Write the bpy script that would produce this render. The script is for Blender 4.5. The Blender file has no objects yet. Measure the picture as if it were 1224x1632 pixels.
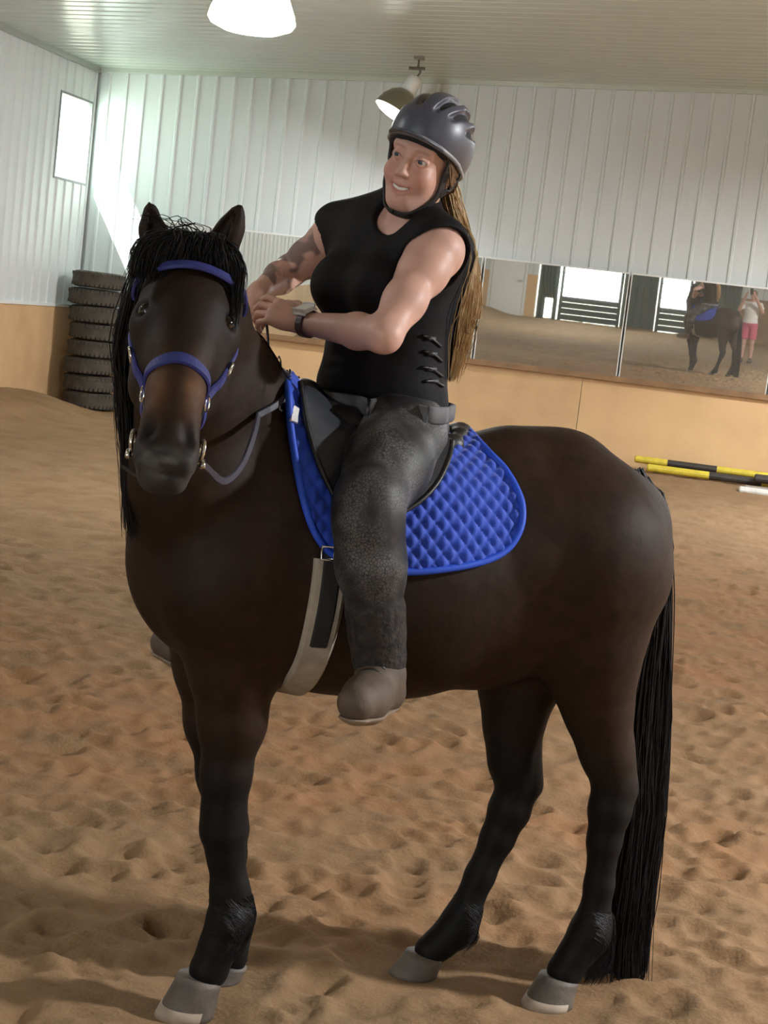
import bpy, bmesh, math, random
import numpy as np
from mathutils import Vector, Matrix
random.seed(7); rng = np.random.default_rng(7)
SC = bpy.context.scene; COL = SC.collection
PI = math.pi
def V(*a): return np.array(a, dtype=np.float64)
def unit(v): v = np.asarray(v, dtype=np.float64); return v/np.linalg.norm(v)

# ------------------------------------------------------------------ camera
FPX, CX, CY = 2640.0, 612.0, 816.0
_vy = unit(V(1150-CX, 550-CY, FPX))
_n = np.cross(_vy, V(-CX, 550-.118*1150-CY, FPX)); _n = _n/np.linalg.norm(_n)
if _n[1] > 0: _n = -_n
_vx = unit(np.cross(_vy, _n))
RW = np.array([_vx, _vy, _n])              # world = RW @ (x right, y down, z forward)
EYE = V(0, 0, 1.67)
cam = bpy.data.cameras.new('camera'); cam_ob = bpy.data.objects.new('camera', cam); COL.objects.link(cam_ob)
cam.sensor_fit = 'HORIZONTAL'; cam.sensor_width = 36; cam.lens = FPX/1224*36; cam.clip_start = .05; cam.clip_end = 400
_m = Matrix.Identity(4)
for i in range(3):
    _m[i][0] = RW[i][0]; _m[i][1] = -RW[i][1]; _m[i][2] = -RW[i][2]; _m[i][3] = EYE[i]
cam_ob.matrix_world = _m; SC.camera = cam_ob

# ------------------------------------------------------------------ light and exposure
SC.view_settings.view_transform = 'Standard'; SC.view_settings.look = 'None'
SC.view_settings.gamma = 1; SC.view_settings.use_curve_mapping = False
SC.view_settings.exposure = 0.3
SC.cycles.use_denoising = True
SC.cycles.max_bounces = 8; SC.cycles.diffuse_bounces = 4; SC.cycles.glossy_bounces = 4
SC.cycles.sample_clamp_indirect = 6; SC.cycles.caustics_reflective = False; SC.cycles.caustics_refractive = False
world = bpy.data.worlds.new('sky'); SC.world = world; world.use_nodes = True
bg = world.node_tree.nodes['Background']; bg.inputs[0].default_value = (.88, 1, .94, 1); bg.inputs[1].default_value = 2.2
def lamp(name, kind, loc, energy, color=(1, 1, 1), to=None, size=1.0, size_y=None):
    l = bpy.data.lights.new(name, kind); l.energy = energy; l.color = color
    o = bpy.data.objects.new(name, l); COL.objects.link(o); o.location = loc
    if kind == 'AREA':
        l.size = size
        if size_y: l.shape = 'RECTANGLE'; l.size_y = size_y
    if kind == 'SUN': l.angle = math.radians(.6)
    if kind in ('POINT', 'SPOT'): l.shadow_soft_size = size
    if to is not None: o.rotation_euler = Vector(to).to_track_quat('-Z', 'Y').to_euler()
    return o
SUN = lamp('sun', 'SUN', (-20, 0, 20), 30, (1, .98, .95), to=(.9, 1, -1.5))
# daylight pouring in through the two big openings in the wall behind the camera
lamp('door_daylight', 'AREA', (-4.8, -8.3, 1.9), 140, (.9, .96, 1), to=(0, 1, -.05), size=2.3, size_y=2.6)
lamp('door_daylight', 'AREA', (-2.15, -8.3, 1.9), 65, (.9, .96, 1), to=(0, 1, -.05), size=.95, size_y=2.6)
# skylight through the small window in the left wall
lamp('window_daylight', 'AREA', (-8.10, 19.22, 3.2), 20, (.80, 1, .90), to=(1, .45, -.25), size=.95, size_y=.95)
LAMP_W = 230; LAMP_COL = (.965, .985, 1)

# ------------------------------------------------------------------ placing helpers
ED = unit(V(RW[0][2], RW[1][2], 0)); ER = V(ED[1], -ED[0], 0)
def ray(px, py): return RW @ V((px-CX)/FPX, (py-CY)/FPX, 1)
def U(px, py, d):                       # point at horizontal distance d from the tripod spot
    r = ray(px, py); return EYE + r*d/(r @ ED)
def Wy(px, py, y): r = ray(px, py); return EYE + r*y/r[1]
TH = math.radians(19.5)                   # the horse's heading
HF = unit(-math.cos(TH)*ER - math.sin(TH)*ED)   # forward
HL = unit(math.sin(TH)*ER - math.cos(TH)*ED)    # its left side (towards the viewer)
HO = -.28*ER + 3.80*ED
def S(px, py, lat=0.):                  # point in the horse's long plane, moved lat to its left
    r = ray(px, py); p0 = HO + HL*lat
    return EYE + r*(((p0-EYE) @ HL)/(r @ HL))

# ------------------------------------------------------------------ objects
def tag(o, label=None, cat=None, group=None, kind=None):
    if label: o['label'] = label
    if cat: o['category'] = cat
    if group: o['group'] = group
    if kind: o['kind'] = kind
    return o
def empty(name, loc=(0, 0, 0), rz=0):
    o = bpy.data.objects.new(name, None); COL.objects.link(o); o.location = loc; o.rotation_euler = (0, 0, rz)
    o.empty_display_size = .05
    return o
def link(name, me, mat=None, parent=None, smooth=False):
    o = bpy.data.objects.new(name, me); COL.objects.link(o)
    if mat is not None and not me.materials: me.materials.append(mat)
    if parent is not None:
        o.parent = parent
        o.matrix_parent_inverse = parent_world(parent).inverted()
    if smooth: me.polygons.foreach_set('use_smooth', np.ones(len(me.polygons), dtype=bool))
    return o
def parent_world(p):
    m = Matrix.LocRotScale(p.location, p.rotation_euler, p.scale)
    return m if p.parent is None else parent_world(p.parent) @ p.matrix_parent_inverse @ m
def mesh_np(name, verts, faces):
    me = bpy.data.meshes.new(name)
    verts = np.asarray(verts, dtype=np.float32); 
    if isinstance(faces, np.ndarray):
        k = faces.shape[1]
        me.vertices.add(len(verts)); me.vertices.foreach_set('co', verts.ravel())
        me.loops.add(faces.size); me.loops.foreach_set('vertex_index', faces.astype(np.int32).ravel())
        me.polygons.add(len(faces))
        me.polygons.foreach_set('loop_start', np.arange(0, faces.size, k, dtype=np.int32))
        me.update(calc_edges=True); me.validate()
    else:
        me.from_pydata([tuple(map(float, v)) for v in verts], [], [tuple(map(int, f)) for f in faces]); me.update()
    return me
class MB:
    """collects simple solids into one mesh"""
    def __init__(s): s.v = []; s.f = []
    def add(s, vs, fs):
        n = len(s.v); s.v += [tuple(map(float, p)) for p in vs]; s.f += [tuple(i+n for i in f) for f in fs]
    def box(s, lo, hi):
        x0, y0, z0 = lo; x1, y1, z1 = hi
        s.add([(x0,y0,z0),(x1,y0,z0),(x1,y1,z0),(x0,y1,z0),(x0,y0,z1),(x1,y0,z1),(x1,y1,z1),(x0,y1,z1)],
              [(0,3,2,1),(4,5,6,7),(0,1,5,4),(1,2,6,5),(2,3,7,6),(3,0,4,7)])
    def obox(s, c, ax, ay, az):          # centre and three half axes
        c = np.asarray(c); P = []
        for k in (-1, 1):
            for (i, j) in ((-1,-1),(1,-1),(1,1),(-1,1)): P.append(c+i*np.asarray(ax)+j*np.asarray(ay)+k*np.asarray(az))
        s.add(P, [(0,3,2,1),(4,5,6,7),(0,1,5,4),(1,2,6,5),(2,3,7,6),(3,0,4,7)])
    def tube(s, pts, r, n=8, cap=True, flat=None, fdir=None):
        pts = [np.asarray(p, dtype=float) for p in pts]; m = len(pts)
        rr = r if hasattr(r, '__len__') else [r]*m
        b = len(s.v); up = V(0, 0, 1) if fdir is None else np.asarray(fdir, float); prev = None
        for i in range(m):
            t = unit(pts[min(i+1, m-1)]-pts[max(i-1, 0)])
            if prev is None:
                a = up - t*(up @ t)
                if np.linalg.norm(a) < 1e-3: a = V(1, 0, 0)-t*t[0]
            elif fdir is not None: a = up - t*(up @ t); a = a if np.linalg.norm(a) > .05 else prev - t*(prev @ t)
            else: a = prev - t*(prev @ t)
            a = unit(a); prev = a; c = np.cross(t, a)
            fl = 1 if flat is None else flat
            for k in range(n):
                an = 2*PI*k/n
                s.v.append(tuple(pts[i] + rr[i]*(a*math.cos(an) + c*math.sin(an)*fl)))
        for i in range(m-1):
            for k in range(n):
                k2 = (k+1) % n
                s.f.append((b+i*n+k, b+i*n+k2, b+(i+1)*n+k2, b+(i+1)*n+k))
        if cap:
            s.f.append(tuple(b+k for k in reversed(range(n)))); s.f.append(tuple(b+(m-1)*n+k for k in range(n)))
    def lathe(s, prof, c=(0, 0, 0), n=24, ax=None):
        c = np.asarray(c, float)
        if ax is None: X, Y, Z = V(1,0,0), V(0,1,0), V(0,0,1)
        else:
            Z = unit(ax); X = unit(np.cross(Z, V(0.3, 1, 0.2))); Y = np.cross(Z, X)
        b = len(s.v); m = len(prof)
        for (r, z) in prof:
            for k in range(n):
                a = 2*PI*k/n; s.v.append(tuple(c + X*r*math.cos(a) + Y*r*math.sin(a) + Z*z))
        for i in range(m-1):
            for k in range(n):
                k2 = (k+1) % n; s.f.append((b+i*n+k, b+i*n+k2, b+(i+1)*n+k2, b+(i+1)*n+k))
    def build(s, name, mat, parent=None, smooth=False):
        return link(name, mesh_np(name, s.v, s.f), mat, parent, smooth)
def smooth_path(pts, n=24):
    """Catmull-Rom through the points"""
    P = [np.asarray(p, float) for p in pts]; P = [2*P[0]-P[1]] + P + [2*P[-1]-P[-2]]
    out = []; segs = len(P)-3
    for i in range(n):
        t = i/(n-1)*segs; k = min(int(t), segs-1); u = t-k; a, b, c, d = P[k:k+4]
        out.append(.5*((2*b)+(c-a)*u+(2*a-5*b+4*c-d)*u*u+(3*b-a-3*c+d)*u**3))
    return out

# ------------------------------------------------------------------ materials
def mat(name, col, rough=.6, metal=0., var=0., vscale=8., bump=0., bscale=40., attr=None, col2=None, spec=None, emit=0, sheen=0, coords='Object', dist=None):
    m = bpy.data.materials.new(name); m.use_nodes = True; nt = m.node_tree; N = nt.nodes; L = nt.links
    b = N['Principled BSDF']; b.inputs['Roughness'].default_value = rough; b.inputs['Metallic'].default_value = metal
    if spec is not None: b.inputs['Specular IOR Level'].default_value = spec
    if sheen: b.inputs['Sheen Weight'].default_value = sheen
    c = (*col, 1)
    tc = N.new('ShaderNodeTexCoord')
    src = None
    if attr:
        a = N.new('ShaderNodeAttribute'); a.attribute_name = attr; src = a.outputs['Color']
    if var or col2:
        no = N.new('ShaderNodeTexNoise'); no.inputs['Scale'].default_value = vscale; no.inputs['Detail'].default_value = 5
        L.new(tc.outputs[coords], no.inputs['Vector'])
        mr = N.new('ShaderNodeMapRange'); mr.inputs[1].default_value = .32; mr.inputs[2].default_value = .68
        L.new(no.outputs['Fac'], mr.inputs[0])
        mx = N.new('ShaderNodeMix'); mx.data_type = 'RGBA'
        L.new(mr.outputs[0], mx.inputs[0])
        if src is not None:
            hi = N.new('ShaderNodeMix'); hi.data_type = 'RGBA'; hi.blend_type = 'MULTIPLY'; hi.inputs[0].default_value = 1
            L.new(src, hi.inputs[6]); hi.inputs[7].default_value = (1-var, 1-var, 1-var, 1)
            L.new(src, mx.inputs[6]); L.new(hi.outputs[2], mx.inputs[7])
        else:
            mx.inputs[6].default_value = c
            mx.inputs[7].default_value = (*col2, 1) if col2 else (*[x*(1-var) for x in col], 1)
        src = mx.outputs[2]
    if src is not None: L.new(src, b.inputs['Base Color'])
    else: b.inputs['Base Color'].default_value = c
    if bump:
        n2 = N.new('ShaderNodeTexNoise'); n2.inputs['Scale'].default_value = bscale; n2.inputs['Detail'].default_value = 4
        L.new(tc.outputs[coords], n2.inputs['Vector'])
        bp = N.new('ShaderNodeBump'); bp.inputs['Strength'].default_value = bump; bp.inputs['Distance'].default_value = dist or .01
        L.new(n2.outputs['Fac'], bp.inputs['Height']); L.new(bp.outputs[0], b.inputs['Normal'])
    if emit:
        b.inputs['Emission Color'].default_value = c; b.inputs['Emission Strength'].default_value = emit
    return m
def set_col(me, cols):
    a = me.color_attributes.new('Col', 'FLOAT_COLOR', 'POINT')
    c = np.ones((len(me.vertices), 4), dtype=np.float32); c[:, :3] = cols
    a.data.foreach_set('color', c.ravel())

# ------------------------------------------------------------------ distance-field modelling
class Field:
    def __init__(s, lo, hi, h):
        s.lo = np.asarray(lo, float); s.h = h
        s.n = np.ceil((np.asarray(hi, float)-s.lo)/h).astype(int)+1
        s.ax = [(s.lo[i]+h*np.arange(s.n[i])).astype(np.float32) for i in range(3)]
        s.f = np.full(s.n, .3, dtype=np.float32)
    def blk(s, lo, hi):
        a = np.clip(np.floor((np.asarray(lo)-s.lo)/s.h).astype(int), 0, s.n); b = np.clip(np.ceil((np.asarray(hi)-s.lo)/s.h).astype(int)+1, 0, s.n)
        sl = tuple(slice(a[i], b[i]) for i in range(3))
        X = s.ax[0][sl[0]][:, None, None]; Y = s.ax[1][sl[1]][None, :, None]; Z = s.ax[2][sl[2]][None, None, :]
        return sl, X, Y, Z
    def put(s, sl, d, k, sub):
        g = s.f[sl]
        if g.size == 0: return
        if sub:
            a = -d; hh = np.maximum(k-np.abs(g-a), 0)/k; s.f[sl] = np.maximum(g, a)+hh*hh*k*.25
        else:
            hh = np.maximum(k-np.abs(g-d), 0)/k; s.f[sl] = np.minimum(g, d)-hh*hh*k*.25
    def cone(s, a, b, ra, rb, k=.02, sq=None, sub=False, off=0.):
        a = np.asarray(a, float); b = np.asarray(b, float); ra += off; rb += off
        M = max(ra, rb)+k+3*s.h+.01
        sl, X, Y, Z = s.blk(np.minimum(a, b)-M, np.maximum(a, b)+M)
        px, py, pz = X-a[0], Y-a[1], Z-a[2]
        ba = b-a
        if sq is not None:               # squash: (axis, factor) -> thinner along axis
            n, q = np.asarray(sq[0], float), 1/sq[1]-1
            t = px*n[0]+py*n[1]+pz*n[2]; px = px+t*q*n[0]; py = py+t*q*n[1]; pz = pz+t*q*n[2]
            ba = ba+n*(ba @ n)*q
        l2 = ba @ ba
        if l2 < 1e-10:
            d = np.sqrt(px*px+py*py+pz*pz)-max(ra, rb)
        else:
            rr = ra-rb; a2 = l2-rr*rr
            if a2 <= 1e-9:
                if ra > rb: d = np.sqrt(px*px+py*py+pz*pz)-ra
                else: d = np.sqrt((px-ba[0])**2+(py-ba[1])**2+(pz-ba[2])**2)-rb
            else:
                il2 = 1/l2; y = px*ba[0]+py*ba[1]+pz*ba[2]; z = y-l2
                qx, qy, qz = px*l2-ba[0]*y, py*l2-ba[1]*y, pz*l2-ba[2]*y
                x2 = qx*qx+qy*qy+qz*qz; y2 = y*y*l2; z2 = z*z*l2
                kk = np.sign(rr)*rr*rr*x2
                d = (np.sqrt(x2*a2*il2)+y*rr)*il2-ra
                d = np.where(np.sign(z)*a2*z2 > kk, np.sqrt(x2+z2)*il2-rb, np.where(np.sign(y)*a2*y2 < kk, np.sqrt(x2+y2)*il2-ra, d))
        if sq is not None: d = d*min(1, sq[1])**.5
        s.put(sl, d.astype(np.float32), k, sub)
    def chain(s, pts, rad, k=.02, sq=None, off=0.):
        for i in range(len(pts)-1): s.cone(pts[i], pts[i+1], rad[i], rad[i+1], k, sq, False, off)
    def ball(s, c, r, k=.02, sub=False, off=0.): s.cone(c, np.asarray(c)+1e-7, r, r, k, None, sub, off)
    def ell(s, c, rad, A=None, k=.02, sub=False, off=0.):
        c = np.asarray(c, float); rad = np.asarray(rad, float)+off; A = np.eye(3) if A is None else np.asarray(A)
        M = max(rad)+k+3*s.h+.01
        sl, X, Y, Z = s.blk(c-M, c+M)
        px, py, pz = X-c[0], Y-c[1], Z-c[2]
        k0 = 0; k1 = 0
        for i in range(3):
            t = px*A[i][0]+py*A[i][1]+pz*A[i][2]; k0 = k0+(t/rad[i])**2; k1 = k1+(t/rad[i]**2)**2
        k0 = np.sqrt(k0); d = k0*(k0-1)/np.maximum(np.sqrt(k1), 1e-6)
        s.put(sl, d.astype(np.float32), k, sub)
    def cut(s, p, n, k=.004):             # keep the side the normal points away from
        X, Y, Z = s.ax[0][:, None, None], s.ax[1][None, :, None], s.ax[2][None, None, :]
        d = ((X-p[0])*n[0]+(Y-p[1])*n[1]+(Z-p[2])*n[2]).astype(np.float32)
        hh = np.maximum(k-np.abs(s.f-d), 0)/k; s.f = np.maximum(s.f, d)+hh*hh*k*.25
    def sample(s, P):
        q = (np.asarray(P)-s.lo)/s.h; i = np.clip(np.floor(q).astype(int), 0, s.n-2); t = np.clip(q-i, 0, 1); out = 0
        for a in (0, 1):
            for b in (0, 1):
                for c in (0, 1):
                    w = (t[..., 0] if a else 1-t[..., 0])*(t[..., 1] if b else 1-t[..., 1])*(t[..., 2] if c else 1-t[..., 2])
                    out = out+w*s.f[i[..., 0]+a, i[..., 1]+b, i[..., 2]+c]
        return out
    def grad(s, P):
        e = s.h; g = np.stack([s.sample(P+e*np.eye(3)[i])-s.sample(P-e*np.eye(3)[i]) for i in range(3)], -1)
        return g/np.maximum(np.linalg.norm(g, axis=-1, keepdims=True), 1e-9)
    def push(s, P, off, it=3):            # move points that lie inside out to the surface
        P = np.array(P, float)
        for _ in range(it):
            d = s.sample(P); m = d < off
            if not m.any(): break
            P[m] += s.grad(P[m])*(off-d[m])[:, None]
        return P
    def mesh(s, name, smooth_it=1):
        f = s.f; sg = f < 0
        c = sg[:-1, :-1, :-1]; anyc = c.copy(); allc = c.copy()
        for a in (0, 1):
            for b in (0, 1):
                for d in (0, 1):
                    t = sg[a:sg.shape[0]-1+a, b:sg.shape[1]-1+b, d:sg.shape[2]-1+d]; anyc |= t; allc &= t
        act = np.argwhere(anyc & ~allc); idx = np.full(c.shape, -1, dtype=np.int32); idx[tuple(act.T)] = np.arange(len(act))
        cor = [(a, b, d) for a in (0, 1) for b in (0, 1) for d in (0, 1)]
        val = np.stack([f[act[:, 0]+a, act[:, 1]+b, act[:, 2]+d] for a, b, d in cor], 1)
        acc = np.zeros((len(act), 3)); cnt = np.zeros(len(act))
        for i in range(8):
            for j in range(i+1, 8):
                df = np.abs(np.array(cor[i])-np.array(cor[j]))
                if df.sum() != 1: continue
                vi, vj = val[:, i], val[:, j]; m = (vi < 0) != (vj < 0)
                t = np.where(m, vi/np.where(m, vi-vj, 1), 0)
                acc += np.where(m[:, None], np.array(cor[i])+t[:, None]*(np.array(cor[j])-np.array(cor[i])), 0); cnt += m
        vert = s.lo+(act+acc/cnt[:, None])*s.h
        faces = []
        for ax in range(3):
            n0 = np.moveaxis(sg, ax, 0); ch = n0[:-1] != n0[1:]
            e = np.argwhere(ch); 
            o1, o2 = [(1, 2), (2, 0), (0, 1)][ax]
            full = np.zeros((len(e), 3), dtype=int); rest = [q for q in range(3) if q != ax]
            full[:, ax] = e[:, 0]; full[:, rest[0]] = e[:, 1]; full[:, rest[1]] = e[:, 2]
            ok = (full[:, o1] > 0) & (full[:, o2] > 0) & (full[:, o1] < s.n[o1]-1) & (full[:, o2] < s.n[o2]-1); full = full[ok]
            flip = sg[tuple(full.T)]
            def at(d1, d2):
                q = full.copy(); q[:, o1] -= d1; q[:, o2] -= d2; return idx[tuple(q.T)]
            Q = np.stack([at(1, 1), at(0, 1), at(0, 0), at(1, 0)], 1); Q[~flip] = Q[~flip][:, ::-1]
            faces.append(Q)
        F = np.concatenate(faces); F = F[(F >= 0).all(1)]
        for _ in range(smooth_it):
            ct = np.bincount(F.ravel(), minlength=len(vert))*2.
            sm = np.zeros_like(vert)
            for q in range(3):
                nb = np.stack([vert[F[:, (k+1) % 4], q]+vert[F[:, (k+3) % 4], q] for k in range(4)], 1)
                sm[:, q] = np.bincount(F.ravel(), weights=nb.ravel(), minlength=len(vert))
            vert = vert*.5+.5*sm/np.maximum(ct, 1)[:, None]
        me = mesh_np(name, vert, F); me.polygons.foreach_set('use_smooth', np.ones(len(me.polygons), dtype=bool))
        return me
def verts_of(me):
    a = np.empty(len(me.vertices)*3, dtype=np.float32); me.vertices.foreach_get('co', a); return a.reshape(-1, 3).astype(float)
def sstep(a, b, x): t = np.clip((x-a)/(b-a), 0, 1); return t*t*(3-2*t)
def px_of(Pw):                            # picture position of world points, used while shaping colour patches
    q = (np.asarray(Pw)-EYE) @ RW; return q[..., 0]/q[..., 2]*FPX+CX, q[..., 1]/q[..., 2]*FPX+CY
def hair(name, guides, mat_, parent, r0=.0022, r1=.0006, seg=10, sides=3, field=None, off=.003):
    """guides: array (n, m, 3) of polylines -> one mesh of thin tapering strands"""
    G = np.asarray(guides, float); n = len(G)
    m = G.shape[1]; t = np.linspace(0, m-1, seg); k = np.minimum(t.astype(int), m-2); u = (t-k)[None, :, None]
    gp = np.concatenate([2*G[:, :1]-G[:, 1:2], G, 2*G[:, -1:]-G[:, -2:-1]], 1)
    a, b, c, d = gp[:, k], gp[:, k+1], gp[:, k+2], gp[:, k+3]
    P = .5*((2*b)+(c-a)*u+(2*a-5*b+4*c-d)*u*u+(3*b-a-3*c+d)*u**3)
    if field is not None:
        fl = field if isinstance(field, (list, tuple)) else [field]
        for fd in fl: P = fd.push(P.reshape(-1, 3), off, 4).reshape(P.shape)
    T = np.gradient(P, axis=1); T /= np.maximum(np.linalg.norm(T, axis=-1, keepdims=True), 1e-9)
    ref = unit(V(.3, -.8, .5)); A = np.cross(T, ref); A /= np.maximum(np.linalg.norm(A, axis=-1, keepdims=True), 1e-9); B = np.cross(T, A)
    rad = (r0+(r1-r0)*np.linspace(0, 1, seg)**1.5)[None, :, None]
    rs = rng.uniform(.7, 1.3, (n, 1, 1))
    vs = np.stack([P+rad*rs*(A*math.cos(2*PI*q/sides)+B*math.sin(2*PI*q/sides)) for q in range(sides)], 2)   # n, seg, sides, 3
    base = (np.arange(n)*seg*sides)[:, None, None]+(np.arange(seg-1)*sides)[None, :, None]+np.arange(sides)[None, None, :]
    nx = (np.arange(n)*seg*sides)[:, None, None]+(np.arange(seg-1)*sides)[None, :, None]+((np.arange(sides)+1) % sides)[None, None, :]
    F = np.stack([base, nx, nx+sides, base+sides], -1).reshape(-1, 4)
    return link(name, mesh_np(name, vs.reshape(-1, 3), F), mat_, parent, True)
# ================================================================== THE ARENA
XL, XR, YB, YF = -7.966, 10.0, 19.8, -8.0       # left, right, mirror wall, door wall
PEAK = 1.0
def ceil_z(x): return 4.15+.056*(min(x, 2*PEAK-x)-XL)
KICK = 1.12
M_liner = mat('white_liner_steel', (.605, .640, .640), .38, var=.06, vscale=1.2)
M_ceil = mat('white_ceiling_steel', (.50, .55, .48), .22, var=.08, vscale=.5, bump=.5, bscale=.8, dist=.06, spec=.9)
M_ply = mat('plywood', (.64, .42, .215), .62, col2=(.56, .355, .18), vscale=1.6, bump=.05, bscale=60)
M_ply2 = mat('plywood_weathered', (.61, .40, .21), .65, col2=(.51, .325, .165), vscale=2.1, bump=.05, bscale=60)
M_ledge = mat('stained_ledge_board', (.27, .15, .07), .6, var=.3, vscale=5)
M_trim = mat('white_trim', (.72, .72, .70), .45)
M_metal = mat('galvanised_steel', (.45, .45, .42), .4, .8)

# --- sand floor -----------------------------------------------------
def vnoise(x, y, seed):
    g = np.random.default_rng(seed).random((256, 256)).astype(np.float32)
    xi = np.floor(x).astype(int); yi = np.floor(y).astype(int); u = x-xi; v = y-yi
    u = u*u*(3-2*u); v = v*v*(3-2*v); a = g[xi % 256, yi % 256]; b = g[(xi+1) % 256, yi % 256]; c = g[xi % 256, (yi+1) % 256]; d = g[(xi+1) % 256, (yi+1) % 256]
    return a*(1-u)*(1-v)+b*u*(1-v)+c*(1-u)*v+d*u*v-.5
def lin(a, b, h): return list(np.arange(a, b, h))
gx = np.array(lin(-8.3, -6.5, .09)+lin(-6.5, -4.2, .05)+lin(-4.2, -2.4, .03)+lin(-2.4, .75, .016)+lin(.75, 2.2, .03)+lin(2.2, 10.4, .35)+[10.4])
gy = np.array(lin(-8.4, .6, .3)+lin(.6, 2.9, .035)+lin(2.9, 5.6, .016)+lin(5.6, 9, .024)+lin(9, 14, .045)+lin(14, 20.2, .085)+[20.2])
GXX, GYY = np.meshgrid(gx, gy, indexing='ij')
HZ = .034*vnoise(GXX*.7, GYY*.7, 1)+.020*vnoise(GXX*2.1+9, GYY*2.1, 2)+.014*vnoise(GXX*5.6, GYY*5.6+7, 3)+.018*vnoise(GXX*11, GYY*11, 4)+.012*vnoise(GXX*23, GYY*23, 5)+.006*vnoise(GXX*47, GYY*47, 6)
pr = np.random.default_rng(3)                     # hoof prints churned into the sand
for _ in range(5600):
    y = .8+13*pr.random()**1.2; x = pr.uniform(-.50*y-1.2, .06*y+1.9)
    r = pr.uniform(.028, .07); dp = pr.uniform(.004, .017)*min(1, r/.05); an = pr.uniform(0, PI)
    i0, i1 = np.searchsorted(gx, [x-.25, x+.25]); j0, j1 = np.searchsorted(gy, [y-.25, y+.25])
    if i1-i0 < 2 or j1-j0 < 2: continue
    X = GXX[i0:i1, j0:j1]-x; Y = GYY[i0:i1, j0:j1]-y
    a = X*math.cos(an)+Y*math.sin(an); b = -X*math.sin(an)+Y*math.cos(an); q = np.sqrt((a/1.3)**2+b*b)/r
    HZ[i0:i1, j0:j1] += -dp*np.exp(-(q*1.05)**4)+dp*.55*np.exp(-((q-1.35)/.32)**2)
HZ *= np.clip((GXX+8.2)*1, .3, 1)
hoof_spots = [(p+HF*.03)[:2] for p in (S(322, 1556, .10), S(366, 1534, -.095), S(893, 1556, .10), S(680, 1520, -.09))]
for hx, hy in hoof_spots:                         # level where the horse stands
    w = np.exp(-(((GXX-hx)**2+(GYY-hy)**2)/.17**2)**2); HZ = HZ*(1-w)-.010*w
rr_ = np.hypot(np.maximum(np.abs(GXX+.3)-.9, 0), np.maximum(np.abs(GYY-4)-.5, 0))
bank = .34*sstep(-6.6, -7.9, GXX)*sstep(19.4, 17.6, GYY)*(.75+.6*vnoise(GXX*1.3, GYY*1.3, 8)) + .10*sstep(18.7, 19.5, GYY)*sstep(-6.5, -5, GXX)
HZ += bank
ni, nj = GXX.shape
idx = np.arange(ni*nj).reshape(ni, nj)
F = np.stack([idx[:-1, :-1], idx[1:, :-1], idx[1:, 1:], idx[:-1, 1:]], -1).reshape(-1, 4)
# redder footing in broad patches; the greyer far left paints in window daylight
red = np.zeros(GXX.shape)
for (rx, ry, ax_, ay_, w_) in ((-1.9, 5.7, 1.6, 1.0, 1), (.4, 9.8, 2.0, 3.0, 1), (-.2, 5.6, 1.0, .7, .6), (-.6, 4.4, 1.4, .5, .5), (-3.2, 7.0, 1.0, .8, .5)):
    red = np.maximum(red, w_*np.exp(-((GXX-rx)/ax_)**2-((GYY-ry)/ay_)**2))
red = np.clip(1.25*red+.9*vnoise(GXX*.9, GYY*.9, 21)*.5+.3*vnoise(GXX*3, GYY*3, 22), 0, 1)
me = mesh_np('floor', np.stack([GXX, GYY, HZ], -1).reshape(-1, 3), F)
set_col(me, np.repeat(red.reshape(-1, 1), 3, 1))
def sand():
    m = bpy.data.materials.new('arena_sand'); m.use_nodes = True; nt = m.node_tree; N = nt.nodes; L = nt.links
    b = N['Principled BSDF']; b.inputs['Roughness'].default_value = .95; b.inputs['Specular IOR Level'].default_value = .12
    tc = N.new('ShaderNodeTexCoord')
    def noise(sc, det=4):
        n = N.new('ShaderNodeTexNoise'); n.inputs['Scale'].default_value = sc; n.inputs['Detail'].default_value = det; L.new(tc.outputs['Object'], n.inputs['Vector']); return n
    def rng_(o, a, c):
        r = N.new('ShaderNodeMapRange'); r.inputs[1].default_value = a; r.inputs[2].default_value = c; L.new(o, r.inputs[0]); return r.outputs[0]
    def mix(fac, a, c, bt='MIX'):
        x = N.new('ShaderNodeMix'); x.data_type = 'RGBA'; x.blend_type = bt
        if isinstance(fac, float): x.inputs[0].default_value = fac
        else: L.new(fac, x.inputs[0])
        for i, v in ((6, a), (7, c)):
            if isinstance(v, tuple): x.inputs[i].default_value = v
            else: L.new(v, x.inputs[i])
        return x.outputs[2]
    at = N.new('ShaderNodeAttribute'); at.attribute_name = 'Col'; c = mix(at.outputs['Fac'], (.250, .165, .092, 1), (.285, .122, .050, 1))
    c = mix(rng_(noise(3.2).outputs['Fac'], .35, .7), c, (.165, .096, .048, 1))
    g = noise(160, 3); c = mix(rng_(g.outputs['Fac'], .3, .75), c, (.265, .168, .092, 1))
    L.new(c, b.inputs['Base Color'])
    bp = N.new('ShaderNodeBump'); bp.inputs['Strength'].default_value = .5; bp.inputs['Distance'].default_value = .008
    L.new(noise(70, 6).outputs['Fac'], bp.inputs['Height']); L.new(bp.outputs[0], b.inputs['Normal'])
    return m
M_sand = sand()
tag(link('floor', me, M_sand, None, True), kind='structure')

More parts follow.
